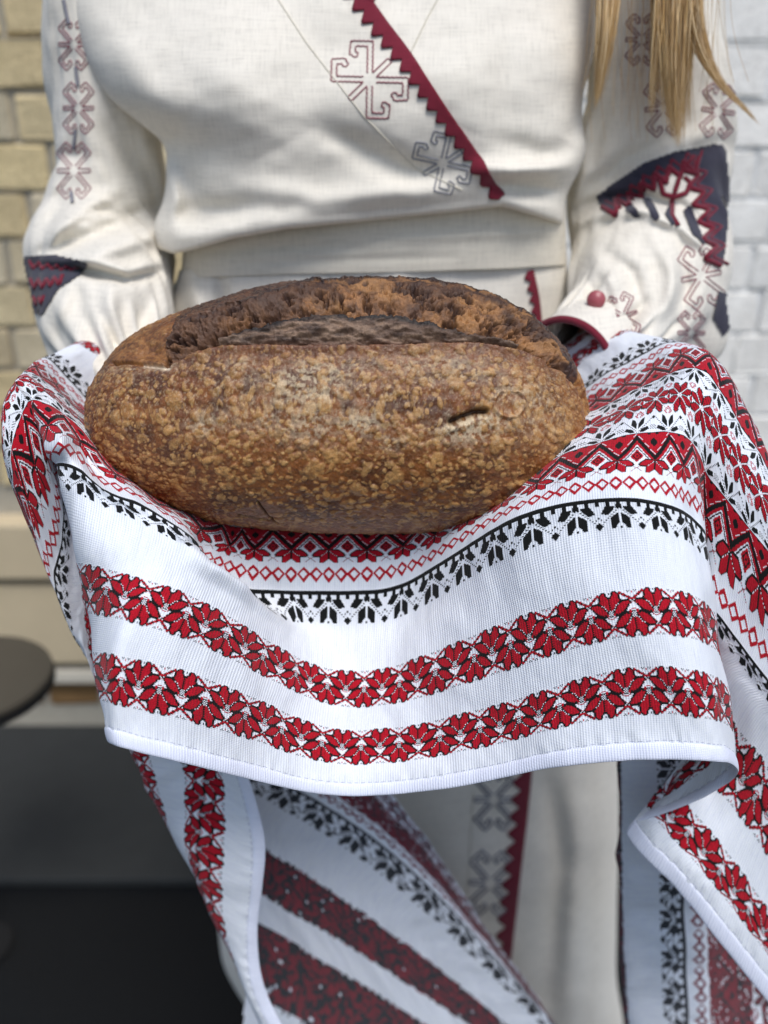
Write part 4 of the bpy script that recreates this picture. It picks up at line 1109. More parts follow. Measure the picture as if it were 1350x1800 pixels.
tl[400] = [(-19.5, 760, 1780, .70), (-8, 170, 1020, .68), (-6.5, 90, 910, .63), (-5.6, 48, 830, .59), (-4.8, 22, 765, .565), (-4.2, 15, 720, .558), (-3.6, 22, 685, .557), (-3.1, 40, 660, .558), (-2.7, 52, 655, .558)]
Pt, Kt, Vt, Nt = cloth_grid(tl, -19.3, -1.75, 0, 380, smooth=(12, 10), seed=3)
def keep_tail(k, v):
    up = k > np.interp(v, [0, 176, 215, 245, 285, 322, 357, 400], [-2.2, -2.2, -1.75, -1.75, -2.2, -2.55, -2.7, -2.7])
    return ~(up | ((v > 200) & (k < -11.5)) | (v > np.interp(k, [-19, -15.5, -13.5, -12, -11.9], [66, 84, 130, 240, 900])))
tail = cloth_object('hanging_end', towel, Pt, Kt, Vt, keep_tail, label='end of the towel falling from the left wrist')
hem_object(tail, Pt)

# wrong side of the far end, seen below the front drape at the left
r1 = {
    10: [(0, 340, 1840, .60), (4, 560, 1930, .61), (8, 760, 2010, .62), (12, 960, 2090, .62)],
    62: [(0, 350, 1620, .60), (1.5, 457, 1682, .60), (2.8, 550, 1733, .603), (4, 639, 1783, .607), (6, 780, 1870, .612), (9, 980, 2000, .62), (12, 1160, 2120, .62)],
    133: [(0, 345, 1470, .60), (1.8, 463, 1537, .60), (3.2, 550, 1590, .603), (4.6, 639, 1645, .607), (6.2, 745, 1717, .612), (8, 860, 1800, .616), (12, 1110, 2000, .62)],
    176: [(0, 370, 1400, .60), (2, 490, 1462, .603), (4, 610, 1545, .607), (6, 735, 1640, .613), (8, 850, 1740, .618), (12, 1070, 1950, .62)],
    215: [(0, 400, 1345, .60), (1, 465, 1378, .602), (2.2, 540, 1422, .605), (3.2, 602, 1460, .607), (4.6, 690, 1525, .611), (6, 780, 1605, .615), (7.5, 870, 1696, .62), (9, 960, 1790, .623), (12, 1120, 1970, .625)],
    245: [(0, 440, 1325, .605), (2, 560, 1392, .608), (3, 604, 1420, .61), (4.6, 692, 1486, .614), (6, 768, 1560, .618), (7.5, 838, 1642, .622), (9, 900, 1710, .625), (12, 1030, 1880, .63)],
    285: [(0, 480, 1300, .61), (2, 590, 1372, .613), (3.2, 648, 1422, .615), (4.6, 712, 1480, .619), (6, 778, 1556, .623), (7.5, 842, 1636, .627), (9, 898, 1704, .63), (12, 1025, 1870, .635)],
    335: [(0, 520, 1280, .625), (2, 625, 1365, .627), (3.2, 676, 1418, .629), (4.6, 736, 1482, .632), (6, 796, 1560, .635), (7.5, 850, 1636, .638), (9, 900, 1700, .64), (12, 1022, 1862, .645)],
    380: [(0, 545, 1262, .64), (2, 650, 1352, .642), (3.2, 696, 1404, .644), (4.6, 752, 1478, .646), (6, 808, 1562, .648), (7.5, 856, 1634, .65), (9, 902, 1696, .652), (12, 1020, 1856, .655)],
}
P1, K1, V1, N1 = cloth_grid(r1, 0, 11.5, 12, 380, 2, 2, smooth=(6, 6), wr=0.0012, seed=7)
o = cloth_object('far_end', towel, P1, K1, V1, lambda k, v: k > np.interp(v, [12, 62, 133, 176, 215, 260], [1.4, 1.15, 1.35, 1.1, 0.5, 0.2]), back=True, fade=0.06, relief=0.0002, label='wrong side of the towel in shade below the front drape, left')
# wrong side at the right: bands run straight down
r2_ = {
    100: [(0, 1100, 1250, .56), (3, 1098, 1450, .57), (6, 1100, 1650, .575), (9, 1112, 1850, .58)],
    133: [(0, 1084, 1250, .555), (3, 1086, 1450, .562), (6, 1088, 1650, .567), (9, 1102, 1850, .572)],
    153: [(0, 1090, 1250, .545), (3, 1092, 1450, .552), (6, 1094, 1650, .557), (9, 1108, 1850, .562)],
    199: [(0, 1150, 1250, .535), (3, 1156, 1450, .542), (6, 1160, 1650, .547), (9, 1168, 1850, .552)],
    231: [(0, 1196, 1250, .535), (3, 1198, 1450, .542), (6, 1202, 1650, .547), (9, 1212, 1850, .552)],
    245: [(0, 1218, 1250, .537), (3, 1220, 1450, .544), (6, 1226, 1650, .549), (9, 1236, 1850, .554)],
    285: [(0, 1258, 1250, .545), (3, 1258, 1450, .552), (6, 1264, 1650, .556), (9, 1276, 1850, .56)],
    335: [(0, 1310, 1250, .55), (3, 1312, 1450, .557), (6, 1316, 1650, .562), (9, 1330, 1850, .565)],
    380: [(0, 1360, 1250, .55), (3, 1362, 1450, .557), (6, 1368, 1650, .562), (9, 1384, 1850, .565)],
    440: [(0, 1430, 1250, .55), (3, 1432, 1450, .557), (6, 1438, 1650, .562), (9, 1454, 1850, .565)],
}
P2, K2, V2, N2 = cloth_grid(r2_, 0, 9, 104, 430, 2, 2, smooth=(6, 6), wr=0.0010, seed=9)
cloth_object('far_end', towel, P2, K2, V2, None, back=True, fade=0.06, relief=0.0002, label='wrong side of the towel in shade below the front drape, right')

# ------------------------------------------------------------------ person in a linen dress
def tabl(y, pts):
    p = np.array(pts, float)
    return hermite(p[:, 0], p[:, 1:2], np.asarray(y, float).ravel()).reshape(np.shape(y))
def ridge(PX, PY, pts, width, amp, sharp=2.0):
    """soft fold along a line (photo pixels); amp in metres, towards the viewer"""
    best = np.full(np.shape(PX), 1e9)
    tb_ = np.zeros(np.shape(PX))
    n = len(pts) - 1
    for i, ((x0, y0), (x1, y1)) in enumerate(zip(pts[:-1], pts[1:])):
        t = np.clip(((PX - x0) * (x1 - x0) + (PY - y0) * (y1 - y0)) / ((x1 - x0) ** 2 + (y1 - y0) ** 2), 0, 1)
        d = np.hypot(PX - x0 - t * (x1 - x0), PY - y0 - t * (y1 - y0))
        tb_ = np.where(d < best, (i + t) / n, tb_)
        best = np.minimum(best, d)
    return amp * np.exp(-(best / width) ** sharp) * np.sin(np.pi * np.clip(0.12 + 0.76 * tb_, 0, 1))
def ring_garment(name, mat, parent, ny, ytop, ybot, Lt, Rt, yside, front, backd, folds, power=2.3, nx=150, nb=60, tuck=None, noise_amp=0.002, seed=0):
    """closed garment: front drawn by photo outline and depth, back a plain half ellipse"""
    c = np.sin(np.linspace(-np.pi / 2, np.pi / 2, nx)) * 0.5 + np.linspace(-1, 1, nx) * 0.5
    t = np.linspace(0, 1, ny)
    T, Cc = np.meshgrid(t, c, indexing='ij')
    mid = 0.5 * (Lt[0][1] + Rt[0][1])
    # two passes: px depends on the row, the row's end on px
    PYm = ytop(np.full_like(T, 660.0)) * (1 - T) + ybot(np.full_like(T, 660.0)) * T
    PX = PYm * 0
    for _ in range(4):
        Lx, Rx = tabl(PYm, Lt), tabl(PYm, Rt)
        PX = Lx + (Rx - Lx) * (Cc + 1) / 2
        PYm = ytop(PX) * (1 - T) + ybot(PX) * T
    PY = PYm
    prof = np.clip(1 - np.abs(Cc) ** power, 0, 1) ** (1 / power)
    ys, fr = tabl(PY, yside), tabl(PY, front)
    Y = ys - fr * prof
    fold = sum(ridge(PX, PY, *f) for f in folds) if folds else 0
    wrk = (fbm(PX / 120, PY / 90, 300 + seed, 3) - 0.5) * 2 * noise_amp
    Y = Y - (fold + wrk) * np.clip(prof * 1.6, 0, 1)
    Fp = unproj(PX, PY, Y)
    if tuck:
        n = tuck[0]
        ex = []
        for i in range(1, n + 1):
            a = i / n * np.pi * 0.75
            p = Fp[-1].copy()
            cen = unproj(PX[-1], ybot(PX[-1]), Y[-1] + tuck[1])
            r = tuck[1]
            p[:, 1] = cen[:, 1] - r * np.cos(a)
            p[:, 2] = cen[:, 2] - r * 0.55 * np.sin(a)
            ex.append(p)
        Fp = np.concatenate([Fp, np.stack(ex)], 0)
    # the back
    a = np.linspace(0, np.pi, nb + 2)[1:-1]
    e0, e1 = Fp[:, -1], Fp[:, 0]
    cen, hx = (e0 + e1) / 2, (e0 - e1) / 2
    Bk = cen[:, None] + hx[:, None] * np.cos(a)[None, :, None]
    Bk[..., 1] += np.sin(a)[None, :] * backd
    G = np.concatenate([Fp, Bk], 1)
    nyy, nxx = G.shape[:2]
    j, i = np.mgrid[0:nyy - 1, 0:nxx]
    q0, q1 = (j * nxx + i).ravel(), (j * nxx + (i + 1) % nxx).ravel()
    o = fast_mesh(name, G.reshape(-1, 3), np.stack([q0, q0 + nxx, q1 + nxx, q1], 1), mat, parent)
    return o
def bvh_of(o):
    me = o.data
    vco = np.empty(len(me.vertices) * 3, np.float32)
    me.vertices.foreach_get('co', vco)
    return BVHTree.FromPolygons(vco.reshape(-1, 3).tolist(), [tuple(p.vertices) for p in me.polygons])
def cast(bvh, px, py, off=0.0008):
    d = V(px, py, 1.0) - Vector(CAM)
    d.normalize()
    h, n, i, dist = bvh.ray_cast(Vector(CAM), d)
    if h is None:
        return None
    if n.dot(d) > 0:
        n = -n
    return h + n * off

# body (skin modifier over a skeleton; only a wrist shows between cuff and bread)
def make_body():
    J = {}
    def P3(*a):
        return Vector(a)
    pts, edges, rad = [], [], []
    def add(co, r, to=None):
        pts.append(co)
        rad.append(r)
        if to is not None:
            edges.append((to, len(pts) - 1))
        return len(pts) - 1
    pel = add(P3(0, .87, .95), (.125, .09))
    sp = add(P3(0, .87, 1.10), (.095, .07), pel)
    ch = add(P3(0, .88, 1.26), (.10, .075), sp)
    uc = add(P3(0, .89, 1.37), (.10, .07), ch)
    nk = add(P3(0, .89, 1.45), (.05, .05), uc)
    hd = add(P3(0, .87, 1.53), (.068, .08), nk)
    ht = add(P3(0, .87, 1.63), (.07, .085), hd)
    hz = add(P3(0, .88, 1.70), (.035, .04), ht)
    for s in (-1, 1):
        hp = add(P3(s * .09, .87, .88), (.085, .085), pel)
        kn = add(P3(s * .095, .86, .48), (.055, .055), hp)
        an = add(P3(s * .095, .90, .06), (.036, .036), kn)
        add(P3(s * .11, .76, -.025), (.034, .028), an)
        so0 = add(P3(s * .15, .90, 1.385), (.042, .042), uc)
        ua = V(182, 120, .862) if s < 0 else V(1152, 120, .862)
        so = add(ua, (.034, .034), so0)
        if s < 0:
            el, wr, pm = V(182, 400, .84), V(222, 655, .672), V(300, 905, .60)
        else:
            el, wr, pm = V(1150, 390, .84), V(1030, 640, .705), V(960, 870, .60)
        elb = add(el, (.036, .036), so)
        fa = add(el.lerp(wr, .45), (.028, .028), elb)
        w = add(wr, (.015, .015), fa)
        wr2 = wr.lerp(pm, .35)
        wq = add(wr2, (.017, .018), w)
        pa = add(wr.lerp(pm, .72), (.032, .018), wq)
        pe = add(pm, (.034, .014), pa)
        # fingers spread under the loaf, towards its middle and the viewer
        bx = Vector((-s * 1.0, -0.35, -0.02)).normalized()
        by = Vector((-s * 0.30, 1.0, 0)).normalized()
        for fi, (off, ln) in enumerate(((-.030, .066), (-.010, .076), (.010, .080), (.030, .070))):
            b0 = pm + bx * .018 + by * off
            i0_ = add(b0, (.0095, .0095), pe)
            i1_ = add(b0 + bx * ln * .5 + Vector((0, 0, -.004)), (.0088, .0088), i0_)
            add(b0 + bx * ln + Vector((0, 0, .006)), (.0075, .0075), i1_)
        t0 = wr.lerp(pm, .80) - by * .036
        i0_ = add(t0, (.011, .011), pa)
        i1_ = add(t0 + bx * .026 - by * .018, (.010, .010), i0_)
        add(t0 + bx * .052 - by * .024, (.0085, .0085), i1_)
    me = bpy.data.meshes.new('person')
    me.from_pydata([tuple(p) for p in pts], edges, [])
    o = bpy.data.objects.new('person', me)
    COL.objects.link(o)
    sk = o.modifiers.new('skin', 'SKIN')
    sk.use_smooth_shade = True
    if not me.skin_vertices:
        me.attributes.new('', 'FLOAT', 'POINT') if False else None
        bpy.context.view_layer.objects.active = o
        o.select_set(True)
        bpy.ops.mesh.customdata_skin_add()
    for i, r in enumerate(rad):
        me.skin_vertices[0].data[i].radius = r
    me.skin_vertices[0].data[0].use_root = True
    o.modifiers.new('sub', 'SUBSURF').render_levels = 2
    me.materials.append(M['skin'])
    return o
person = make_body()
tag(person, 'person in a cream linen wrap dress with maroon trim, holding out towel and bread', 'person')

bl_line = [(100, 440), (275, 424), (300, 432), (330, 426), (400, 406), (500, 388), (600, 378), (700, 368), (800, 358), (885, 348), (950, 366), (1000, 384), (1200, 400)]
blf = lambda x: interp(x, bl_line)
bod_L = [(-260, 400), (-230, 300), (-150, 175), (0, 116), (60, 133), (120, 158), (180, 200), (220, 250), (250, 284), (300, 292), (350, 287), (400, 270), (440, 276)]
bod_R = [(-260, 880), (-230, 960), (-150, 1030), (0, 1050), (100, 1042), (180, 1024), (230, 1026), (260, 1030), (300, 1018), (340, 998), (390, 990), (440, 985)]
folds_b = [
    ([(290, 425), (350, 415), (450, 395), (600, 380)], 26, .014),
    ([(300, 380), (360, 372), (430, 372)], 20, -.010),
    ([(290, 262), (330, 330), (352, 380)], 22, -.012),
    ([(296, 300), (308, 350), (300, 400)], 13, .010),
    ([(430, 330), (560, 352), (720, 340), (850, 322)], 24, .010),
    ([(560, 225), (640, 265), (720, 300), (800, 318)], 26, -.010),
    ([(840, 295), (900, 300), (960, 297), (1010, 290)], 15, .013),
    ([(860, 325), (930, 330), (990, 335)], 13, -.010),
    ([(880, 360), (940, 362), (990, 376)], 16, .010),
    ([(1030, 170), (1018, 215), (1000, 250)], 18, -.014),
    ([(880, 250), (950, 268), (1020, 262)], 20, -.007),
    ([(900, 60), (880, 160), (900, 240)], 40, -.006),
    ([(600, 20), (560, 120), (520, 200)], 60, -.006),
    ([(200, 60), (250, 150), (330, 210)], 40, .008),
    ([(240, 225), (300, 250), (340, 300)], 24, -.006),
    ([(380, 60), (420, 180), (470, 270)], 80, .012),
    ([(820, 60), (830, 150), (800, 220)], 80, .010),
]
bodice = ring_garment('bodice', M['linen'], person, 150, lambda x: np.full_like(x, -255.0), blf, bod_L, bod_R,
                      [(-260, .88), (-150, .86), (0, .835), (200, .80), (300, .79), (440, .785)],
                      [(-260, .03), (-150, .055), (0, .075), (150, .082), (300, .062), (380, .052), (440, .05)], .16, folds_b, 2.5, tuck=(10, .011), noise_amp=.004, seed=1)
wl = [(300, 492), (330, 488), (500, 481), (700, 478), (900, 471), (1010, 464)]
waist = ring_garment('waistband', M['linen_band'], person, 40, lambda x: blf(x) - 25, lambda x: interp(x, wl),
                     [(300, 318), (420, 322), (480, 319), (520, 316)], [(300, 995), (400, 995), (470, 996), (520, 998)],
                     [(300, .80), (520, .80)], [(300, .047), (520, .052)], .13,
                     [([(350, 445), (500, 432), (640, 436)], 9, -.002), ([(700, 420), (850, 412), (980, 408)], 8, .002), ([(420, 462), (620, 456), (800, 452)], 7, -.0016)], 2.5, noise_amp=.0018, seed=5)
sk_L = [(440, 318), (480, 314), (520, 300), (600, 288), (800, 290), (1100, 325), (1340, 358), (1640, 384), (1700, 394), (1750, 420), (1800, 455), (1930, 520), (2050, 560)]
sk_R = [(440, 996), (480, 998), (520, 1005), (600, 1015), (800, 1030), (1100, 1062), (1340, 1086), (1640, 1084), (1720, 1084), (1800, 1096), (1930, 1098), (2050, 1100)]
trim_sk = [(935, 470), (948, 560), (948, 900), (936, 1200), (930, 1380), (912, 1560), (898, 1700), (888, 1850), (880, 2000)]
folds_s = [([(330, 480), (350, 540), (345, 700), (340, 1200)], 16, .012), ([(385, 484), (395, 560), (390, 900)], 12, -.010),
           ([(1010, 1350), (1020, 1500), (1010, 1700), (1000, 1900)], 34, .016), ([(960, 1360), (985, 1500), (965, 1750)], 22, -.010),
           ([(1060, 1340), (1062, 1600), (1050, 1850)], 20, .012), ([(700, 1380), (720, 1600), (740, 1850)], 50, -.012), ([(600, 1400), (600, 1800)], 40, .012),
           ([(420, 1600), (440, 1700), (490, 1800), (540, 1900)], 20, .012)]
skirt = ring_garment('skirt', M['linen'], person, 190, lambda x: interp(x, wl) - 14, lambda x: np.full_like(x, 2020.0), sk_L, sk_R,
                     [(440, .80), (700, .815), (1300, .83), (2020, .86)], [(440, .046), (600, .065), (1300, .085), (2020, .10)], .18, folds_s, 2.3, noise_amp=.005, seed=8)

def sleeve(rings, creases, seed, folds=(), mat=None):
    r = np.array(rings, float)
    C = unproj(r[:, 0], r[:, 1], r[:, 2])
    t = np.r_[0, np.cumsum(np.linalg.norm(np.diff(C, axis=0), axis=1))]
    tq = np.linspace(0, t[-1], 220)
    Q = hermite(t, C, tq)
    ab = hermite(t, r[:, 3:5], tq)
    row_y = np.interp(tq, t, r[:, 1])
    T = np.gradient(Q, axis=0)
    T /= np.linalg.norm(T, axis=1, keepdims=True)
    T = smooth_grid(T, 500, 0)
    T /= np.linalg.norm(T, axis=1, keepdims=True)
    A = np.cross(T, np.array([0, -1.0, 0.35]))
    A /= np.linalg.norm(A, axis=1, keepdims=True)
    B = np.cross(A, T)
    n = 130
    ang = np.linspace(0, 2 * np.pi, n, endpoint=False)
    AA, TT = np.meshgrid(ang, tq)
    RY = np.broadcast_to(row_y[:, None], AA.shape)
    rad = np.ones_like(AA)
    nz = (fbm(np.cos(AA) * 1.4 + 5 + TT * 6, np.sin(AA) * 1.4 + 5 + TT * 16, 400 + seed, 3) - 0.5)
    d = nz * 0.016 + (fbm(np.cos(AA) * 4 + 9 + TT * 5, np.sin(AA) * 4 + 9 + TT * 22, 420 + seed, 3) - .5) * .0045
    d = d + .0045 * np.cos(AA * 15 + 2 * np.sin(AA * 3)) * np.exp(-((tq[-1] - TT - .02) / .035) ** 2)
    for (yc_, wid, amp, a0, aw) in creases:
        skew = (np.cos(AA - a0)) * 0
        d = d + amp * np.exp(-((RY - yc_ - 16 * np.sin(AA * 2 + seed)) / wid) ** 2) * np.exp(-((np.angle(np.exp(1j * (AA - a0)))) / aw) ** 2)
    G = Q[:, None] + (np.cos(AA) * (ab[:, 0:1] + d))[..., None] * A[:, None] + (np.sin(AA) * (ab[:, 1:2] + d))[..., None] * B[:, None]
    # folds drawn in the photograph, pushed along the line of sight on the side that faces it
    rel = G - CAM
    dep = rel[..., 1] * CP - rel[..., 2] * SP
    PXs, PYs = W0 / 2 + FPX * rel[..., 0] / dep, H0 / 2 - FPX * (rel[..., 1] * SP + rel[..., 2] * CP) / dep
    Nn = grid_normals(G)
    vw = rel / np.linalg.norm(rel, axis=-1, keepdims=True)
    fac = np.sum((G - Q[:, None]) * vw, -1) / (ab[:, 1:2] + 1e-6)
    wgt = sstep(-0.1, 0.45, -fac)
    for f in folds:
        G = G - vw * (ridge(PXs, PYs, *f) * wgt)[..., None]
    j, i = np.mgrid[0:len(tq) - 1, 0:n]
    q0, q1 = (j * n + i).ravel(), (j * n + (i + 1) % n).ravel()
    return fast_mesh('sleeve', G.reshape(-1, 3), np.stack([q0, q1, q1 + n, q0 + n], 1), mat or M['linen'], person), Q, T, A, B
SL, QL, TL, AL, BL = sleeve([(200, -250, .90, .045, .05), (182, -120, .875, .046, .05), (176, 0, .86, .043, .05), (186, 150, .85, .045, .05), (192, 290, .845, .047, .052), (186, 380, .84, .052, .055), (178, 435, .825, .061, .058), (180, 485, .79, .058, .056), (186, 540, .755, .056, .056), (195, 600, .72, .050, .052), (215, 650, .69, .036, .036), (235, 690, .67, .028, .028)],
    [(300, 22, -.004, .9, 1.0)], 2, [
    ([(46, 446), (95, 408), (150, 366), (200, 340)], 15, .014), ([(80, 446), (140, 424), (200, 398), (265, 368)], 17, -.018), ([(130, 456), (190, 440), (260, 416), (296, 392)], 17, .016),
    ([(40, 468), (140, 474), (220, 492), (300, 476)], 11, -.020), ([(60, 455), (150, 458), (230, 478), (300, 452)], 9, .008), ([(215, 488), (190, 540), (180, 620)], 20, .010), ([(150, 500), (120, 560), (95, 620)], 18, -.008), ([(270, 490), (265, 540), (240, 590)], 15, -.010), ([(290, 480), (305, 530), (280, 580)], 13, .010),
    ([(200, 230), (240, 290), (292, 330)], 20, -.008), ([(110, 320), (100, 370), (80, 410)], 14, -.006)])
SR, QR, TR, AR, BR = sleeve([(1060, -250, .90, .045, .05), (1120, -120, .875, .052, .05), (1150, 0, .86, .052, .05), (1155, 150, .85, .060, .052), (1148, 280, .845, .066, .054), (1140, 370, .835, .066, .058), (1142, 430, .815, .064, .060), (1140, 480, .785, .062, .060), (1122, 525, .755, .058, .056), (1092, 562, .725, .046, .046), (1050, 600, .698, .036, .036), (1016, 628, .676, .030, .030)],
    [(280, 22, -.004, 2.0, 1.0), (532, 13, .022, math.pi, .42)], 6, [
    ([(1000, 402), (1055, 374), (1125, 366), (1190, 392), (1240, 432), (1275, 480)], 13, .016), ([(1010, 372), (1070, 350), (1130, 345), (1200, 368), (1260, 420)], 13, -.012),
    ([(1195, 440), (1205, 500), (1180, 560), (1150, 600)], 14, -.012), ([(1150, 420), (1185, 480), (1180, 540), (1140, 590)], 14, .010), ([(1060, 440), (1110, 480), (1125, 530), (1100, 570)], 14, -.010), ([(1040, 450), (1080, 500), (1085, 545)], 13, .009), ([(1005, 450), (1030, 490), (1050, 540)], 10, -.009),
    ([(1240, 500), (1240, 550), (1220, 600)], 14, .009), ([(996, 388), (1040, 330), (1110, 280), (1170, 250)], 18, -.012), ([(1030, 210), (1024, 300), (1000, 385)], 14, .010), ([(1110, 300), (1180, 262), (1250, 236)], 18, .008)])
B_bod, B_sk, B_sl, B_sr, B_wb = bvh_of(bodice), bvh_of(skirt), bvh_of(SL), bvh_of(SR), bvh_of(waist)

def thread(bvh, lines, r, mat, parent, name='embroidery', step=3.0):
    parts = []
    for ln in lines:
        ln = np.array(ln, float)
        t = np.r_[0, np.cumsum(np.hypot(*np.diff(ln, axis=0).T))]
        if t[-1] < 2:
            continue
        q = np.linspace(0, t[-1], max(int(t[-1] / step), 3))
        pts = [cast(bvh, x, y, r * 0.3) for x, y in zip(np.interp(q, t, ln[:, 0]), np.interp(q, t, ln[:, 1]))]
        run = []
        for p in pts + [None]:
            if p is None or (run and (p - run[-1]).length > 0.012):
                if len(run) > 2:
                    parts.append(tube_arrays([tuple(a) for a in run], r, 5))
                run = [] if p is None else [p]
            else:
                run.append(p)
    if parts:
        v, q = join_arrays(parts)
        return fast_mesh(name, v, q, mat, parent)
def hook_motif(cx, cy, size, rot, squash=1.0, wave=True, simple=False):
    """cross of four hooked arms and two straight bars, drawn as a double outline"""
    out = []
    w = 0.075
    def band(pl, wav):
        pl = np.array(pl, float)
        t = np.r_[0, np.cumsum(np.hypot(*np.diff(pl, axis=0).T))]
        def off(sg):
            res = []
            for i in range(len(pl)):
                d0 = pl[i] - pl[i - 1] if i > 0 else pl[1] - pl[0]
                d1 = pl[i + 1] - pl[i] if i < len(pl) - 1 else d0
                n0 = np.array([-d0[1], d0[0]]) / (np.hypot(*d0) + 1e-9)
                n1 = np.array([-d1[1], d1[0]]) / (np.hypot(*d1) + 1e-9)
                m_ = n0 + n1
                m_ = m_ / (np.dot(m_, m_) / 2 + 1e-6) if np.dot(m_, m_) > .3 else n0
                res.append(pl[i] + sg * w * m_)
            return np.array(res)
        a, b_ = off(1), off(-1)
        full = np.concatenate([a, b_[::-1]])
        if wav:
            tt = np.r_[0, np.cumsum(np.hypot(*np.diff(full, axis=0).T))]
            q = np.linspace(0, tt[-1], int(tt[-1] / 0.03) + 4)
            f = np.stack([np.interp(q, tt, full[:, 0]), np.interp(q, tt, full[:, 1])], 1)
            d = np.gradient(f, axis=0)
            nn = np.stack([-d[:, 1], d[:, 0]], 1) / (np.hypot(d[:, 0], d[:, 1])[:, None] + 1e-9)
            full = f + nn * (np.sin(q / 0.125 * 2 * np.pi) * 0.018)[:, None]
        return full
    arm = [(0.18, 0.0), (1.0, 0.0), (1.0, 0.48), (0.74, 0.50), (0.66, 0.36)]
    for k, mir in ((0, 1), (1, -1), (2, 1), (3, -1)):
        a = k * math.pi / 2
        pl = [(x * math.cos(a) - mir * y * math.sin(a), x * math.sin(a) + mir * y * math.cos(a)) for x, y in arm]
        out.append(band(pl, wave))
    for k in (0, 1):
        a = -math.pi / 4 + k * math.pi
        out.append(band([(0.2 * math.cos(a), 0.2 * math.sin(a)), (0.78 * math.cos(a), 0.78 * math.sin(a))], False))
    ca, sa = math.cos(rot), math.sin(rot)
    res = []
    for f in out:
        x, y = f[:, 0] * size, f[:, 1] * size
        res.append(np.stack([cx + (x * ca - y * sa) * squash, cy + x * sa + y * ca], 1))
    return res
def strip(bvh, right, left, parent, mat, name='trim', n=5, off=0.0014):
    """flat appliqued strip between two pixel lines of equal length"""
    rowsv = []
    for (x0, y0), (x1, y1) in zip(right, left):
        r_ = [cast(bvh, x0 + (x1 - x0) * k / n, y0 + (y1 - y0) * k / n, off) for k in range(n + 1)]
        if any(p is None for p in r_):
            continue
        rowsv.append([tuple(p) for p in r_])
    G = np.array(rowsv)
    o = fast_mesh(name, G.reshape(-1, 3), grid_quads(len(G), n + 1), mat, parent, smooth=True)
    s = o.modifiers.new('thick', 'SOLIDIFY')
    s.thickness = 0.0012
    s.offset = 0
    return o
def saw_strip(bvh, line, w0, w1, tooth, parent, side=(-1, 0), amp=0.55):
    ln = np.array(line, float)
    t = np.r_[0, np.cumsum(np.hypot(*np.diff(ln, axis=0).T))]
    nt_ = max(int(t[-1] / tooth), 2)
    q = np.linspace(0, t[-1], nt_ * 6 + 1)
    f = hermite(t, ln, q)
    ph = (q / t[-1] * nt_) % 1.0
    wv_ = w0 + (w1 - w0) * q / t[-1]
    saw = np.where(ph < 0.6, ph / 0.6, (1 - ph) / 0.4)
    d = np.gradient(f, axis=0)
    nn = np.stack([d[:, 1], -d[:, 0]], 1) / np.hypot(d[:, 0], d[:, 1])[:, None]
    if nn[0, 0] > 0:
        nn = -nn
    L = f + nn * (wv_ * (1 - amp + amp * saw))[:, None]
    return strip(bvh, f, L, parent, M['maroon'])
# bodice: diagonal maroon edge with teeth, seams, motifs
saw_strip(B_bod, [(612, -60), (668, 22), (720, 92), (790, 196), (840, 270), (886, 344)], 44, 27, 27, bodice, amp=.5)
saw_strip(B_bod, [(700, -70), (672, -20), (655, 8)], 30, 26, 22, bodice)
thread(B_bod, [[(470, -30), (540, 78), (640, 205), (730, 295), (812, 334)]], .0006, M['seam'], bodice, 'seam')
thread(B_bod, [[(790, -40), (752, 30), (722, 92)]], .0006, M['seam'], bodice, 'seam')
thread(B_bod, hook_motif(650, 140, 63, 0.02), .0006, M['maroon_thread'], bodice)
thread(B_bod, hook_motif(778, 286, 48, 0.22, 1.05), .0006, M['grey_thread'], bodice)
# skirt: the wrap edge again
saw_strip(B_sk, [(936, 474), (946, 520), (952, 575)], 20, 18, 20, skirt)
saw_strip(B_sk, [(936, 1330), (930, 1400), (912, 1560), (897, 1700), (886, 1840)], 34, 34, 30, skirt)
thread(B_sk, hook_motif(868, 1405, 48, math.pi / 4, 0.9, False), .0013, M['grey_thread'], skirt)
thread(B_sk, hook_motif(862, 1552, 50, math.pi / 4 + .05, 0.95, False), .0013, M['grey_thread'], skirt)
thread(B_sk, [[(832, 1390), (826, 1500), (815, 1640), (805, 1760)]], .0008, M['seam'], skirt, 'seam')
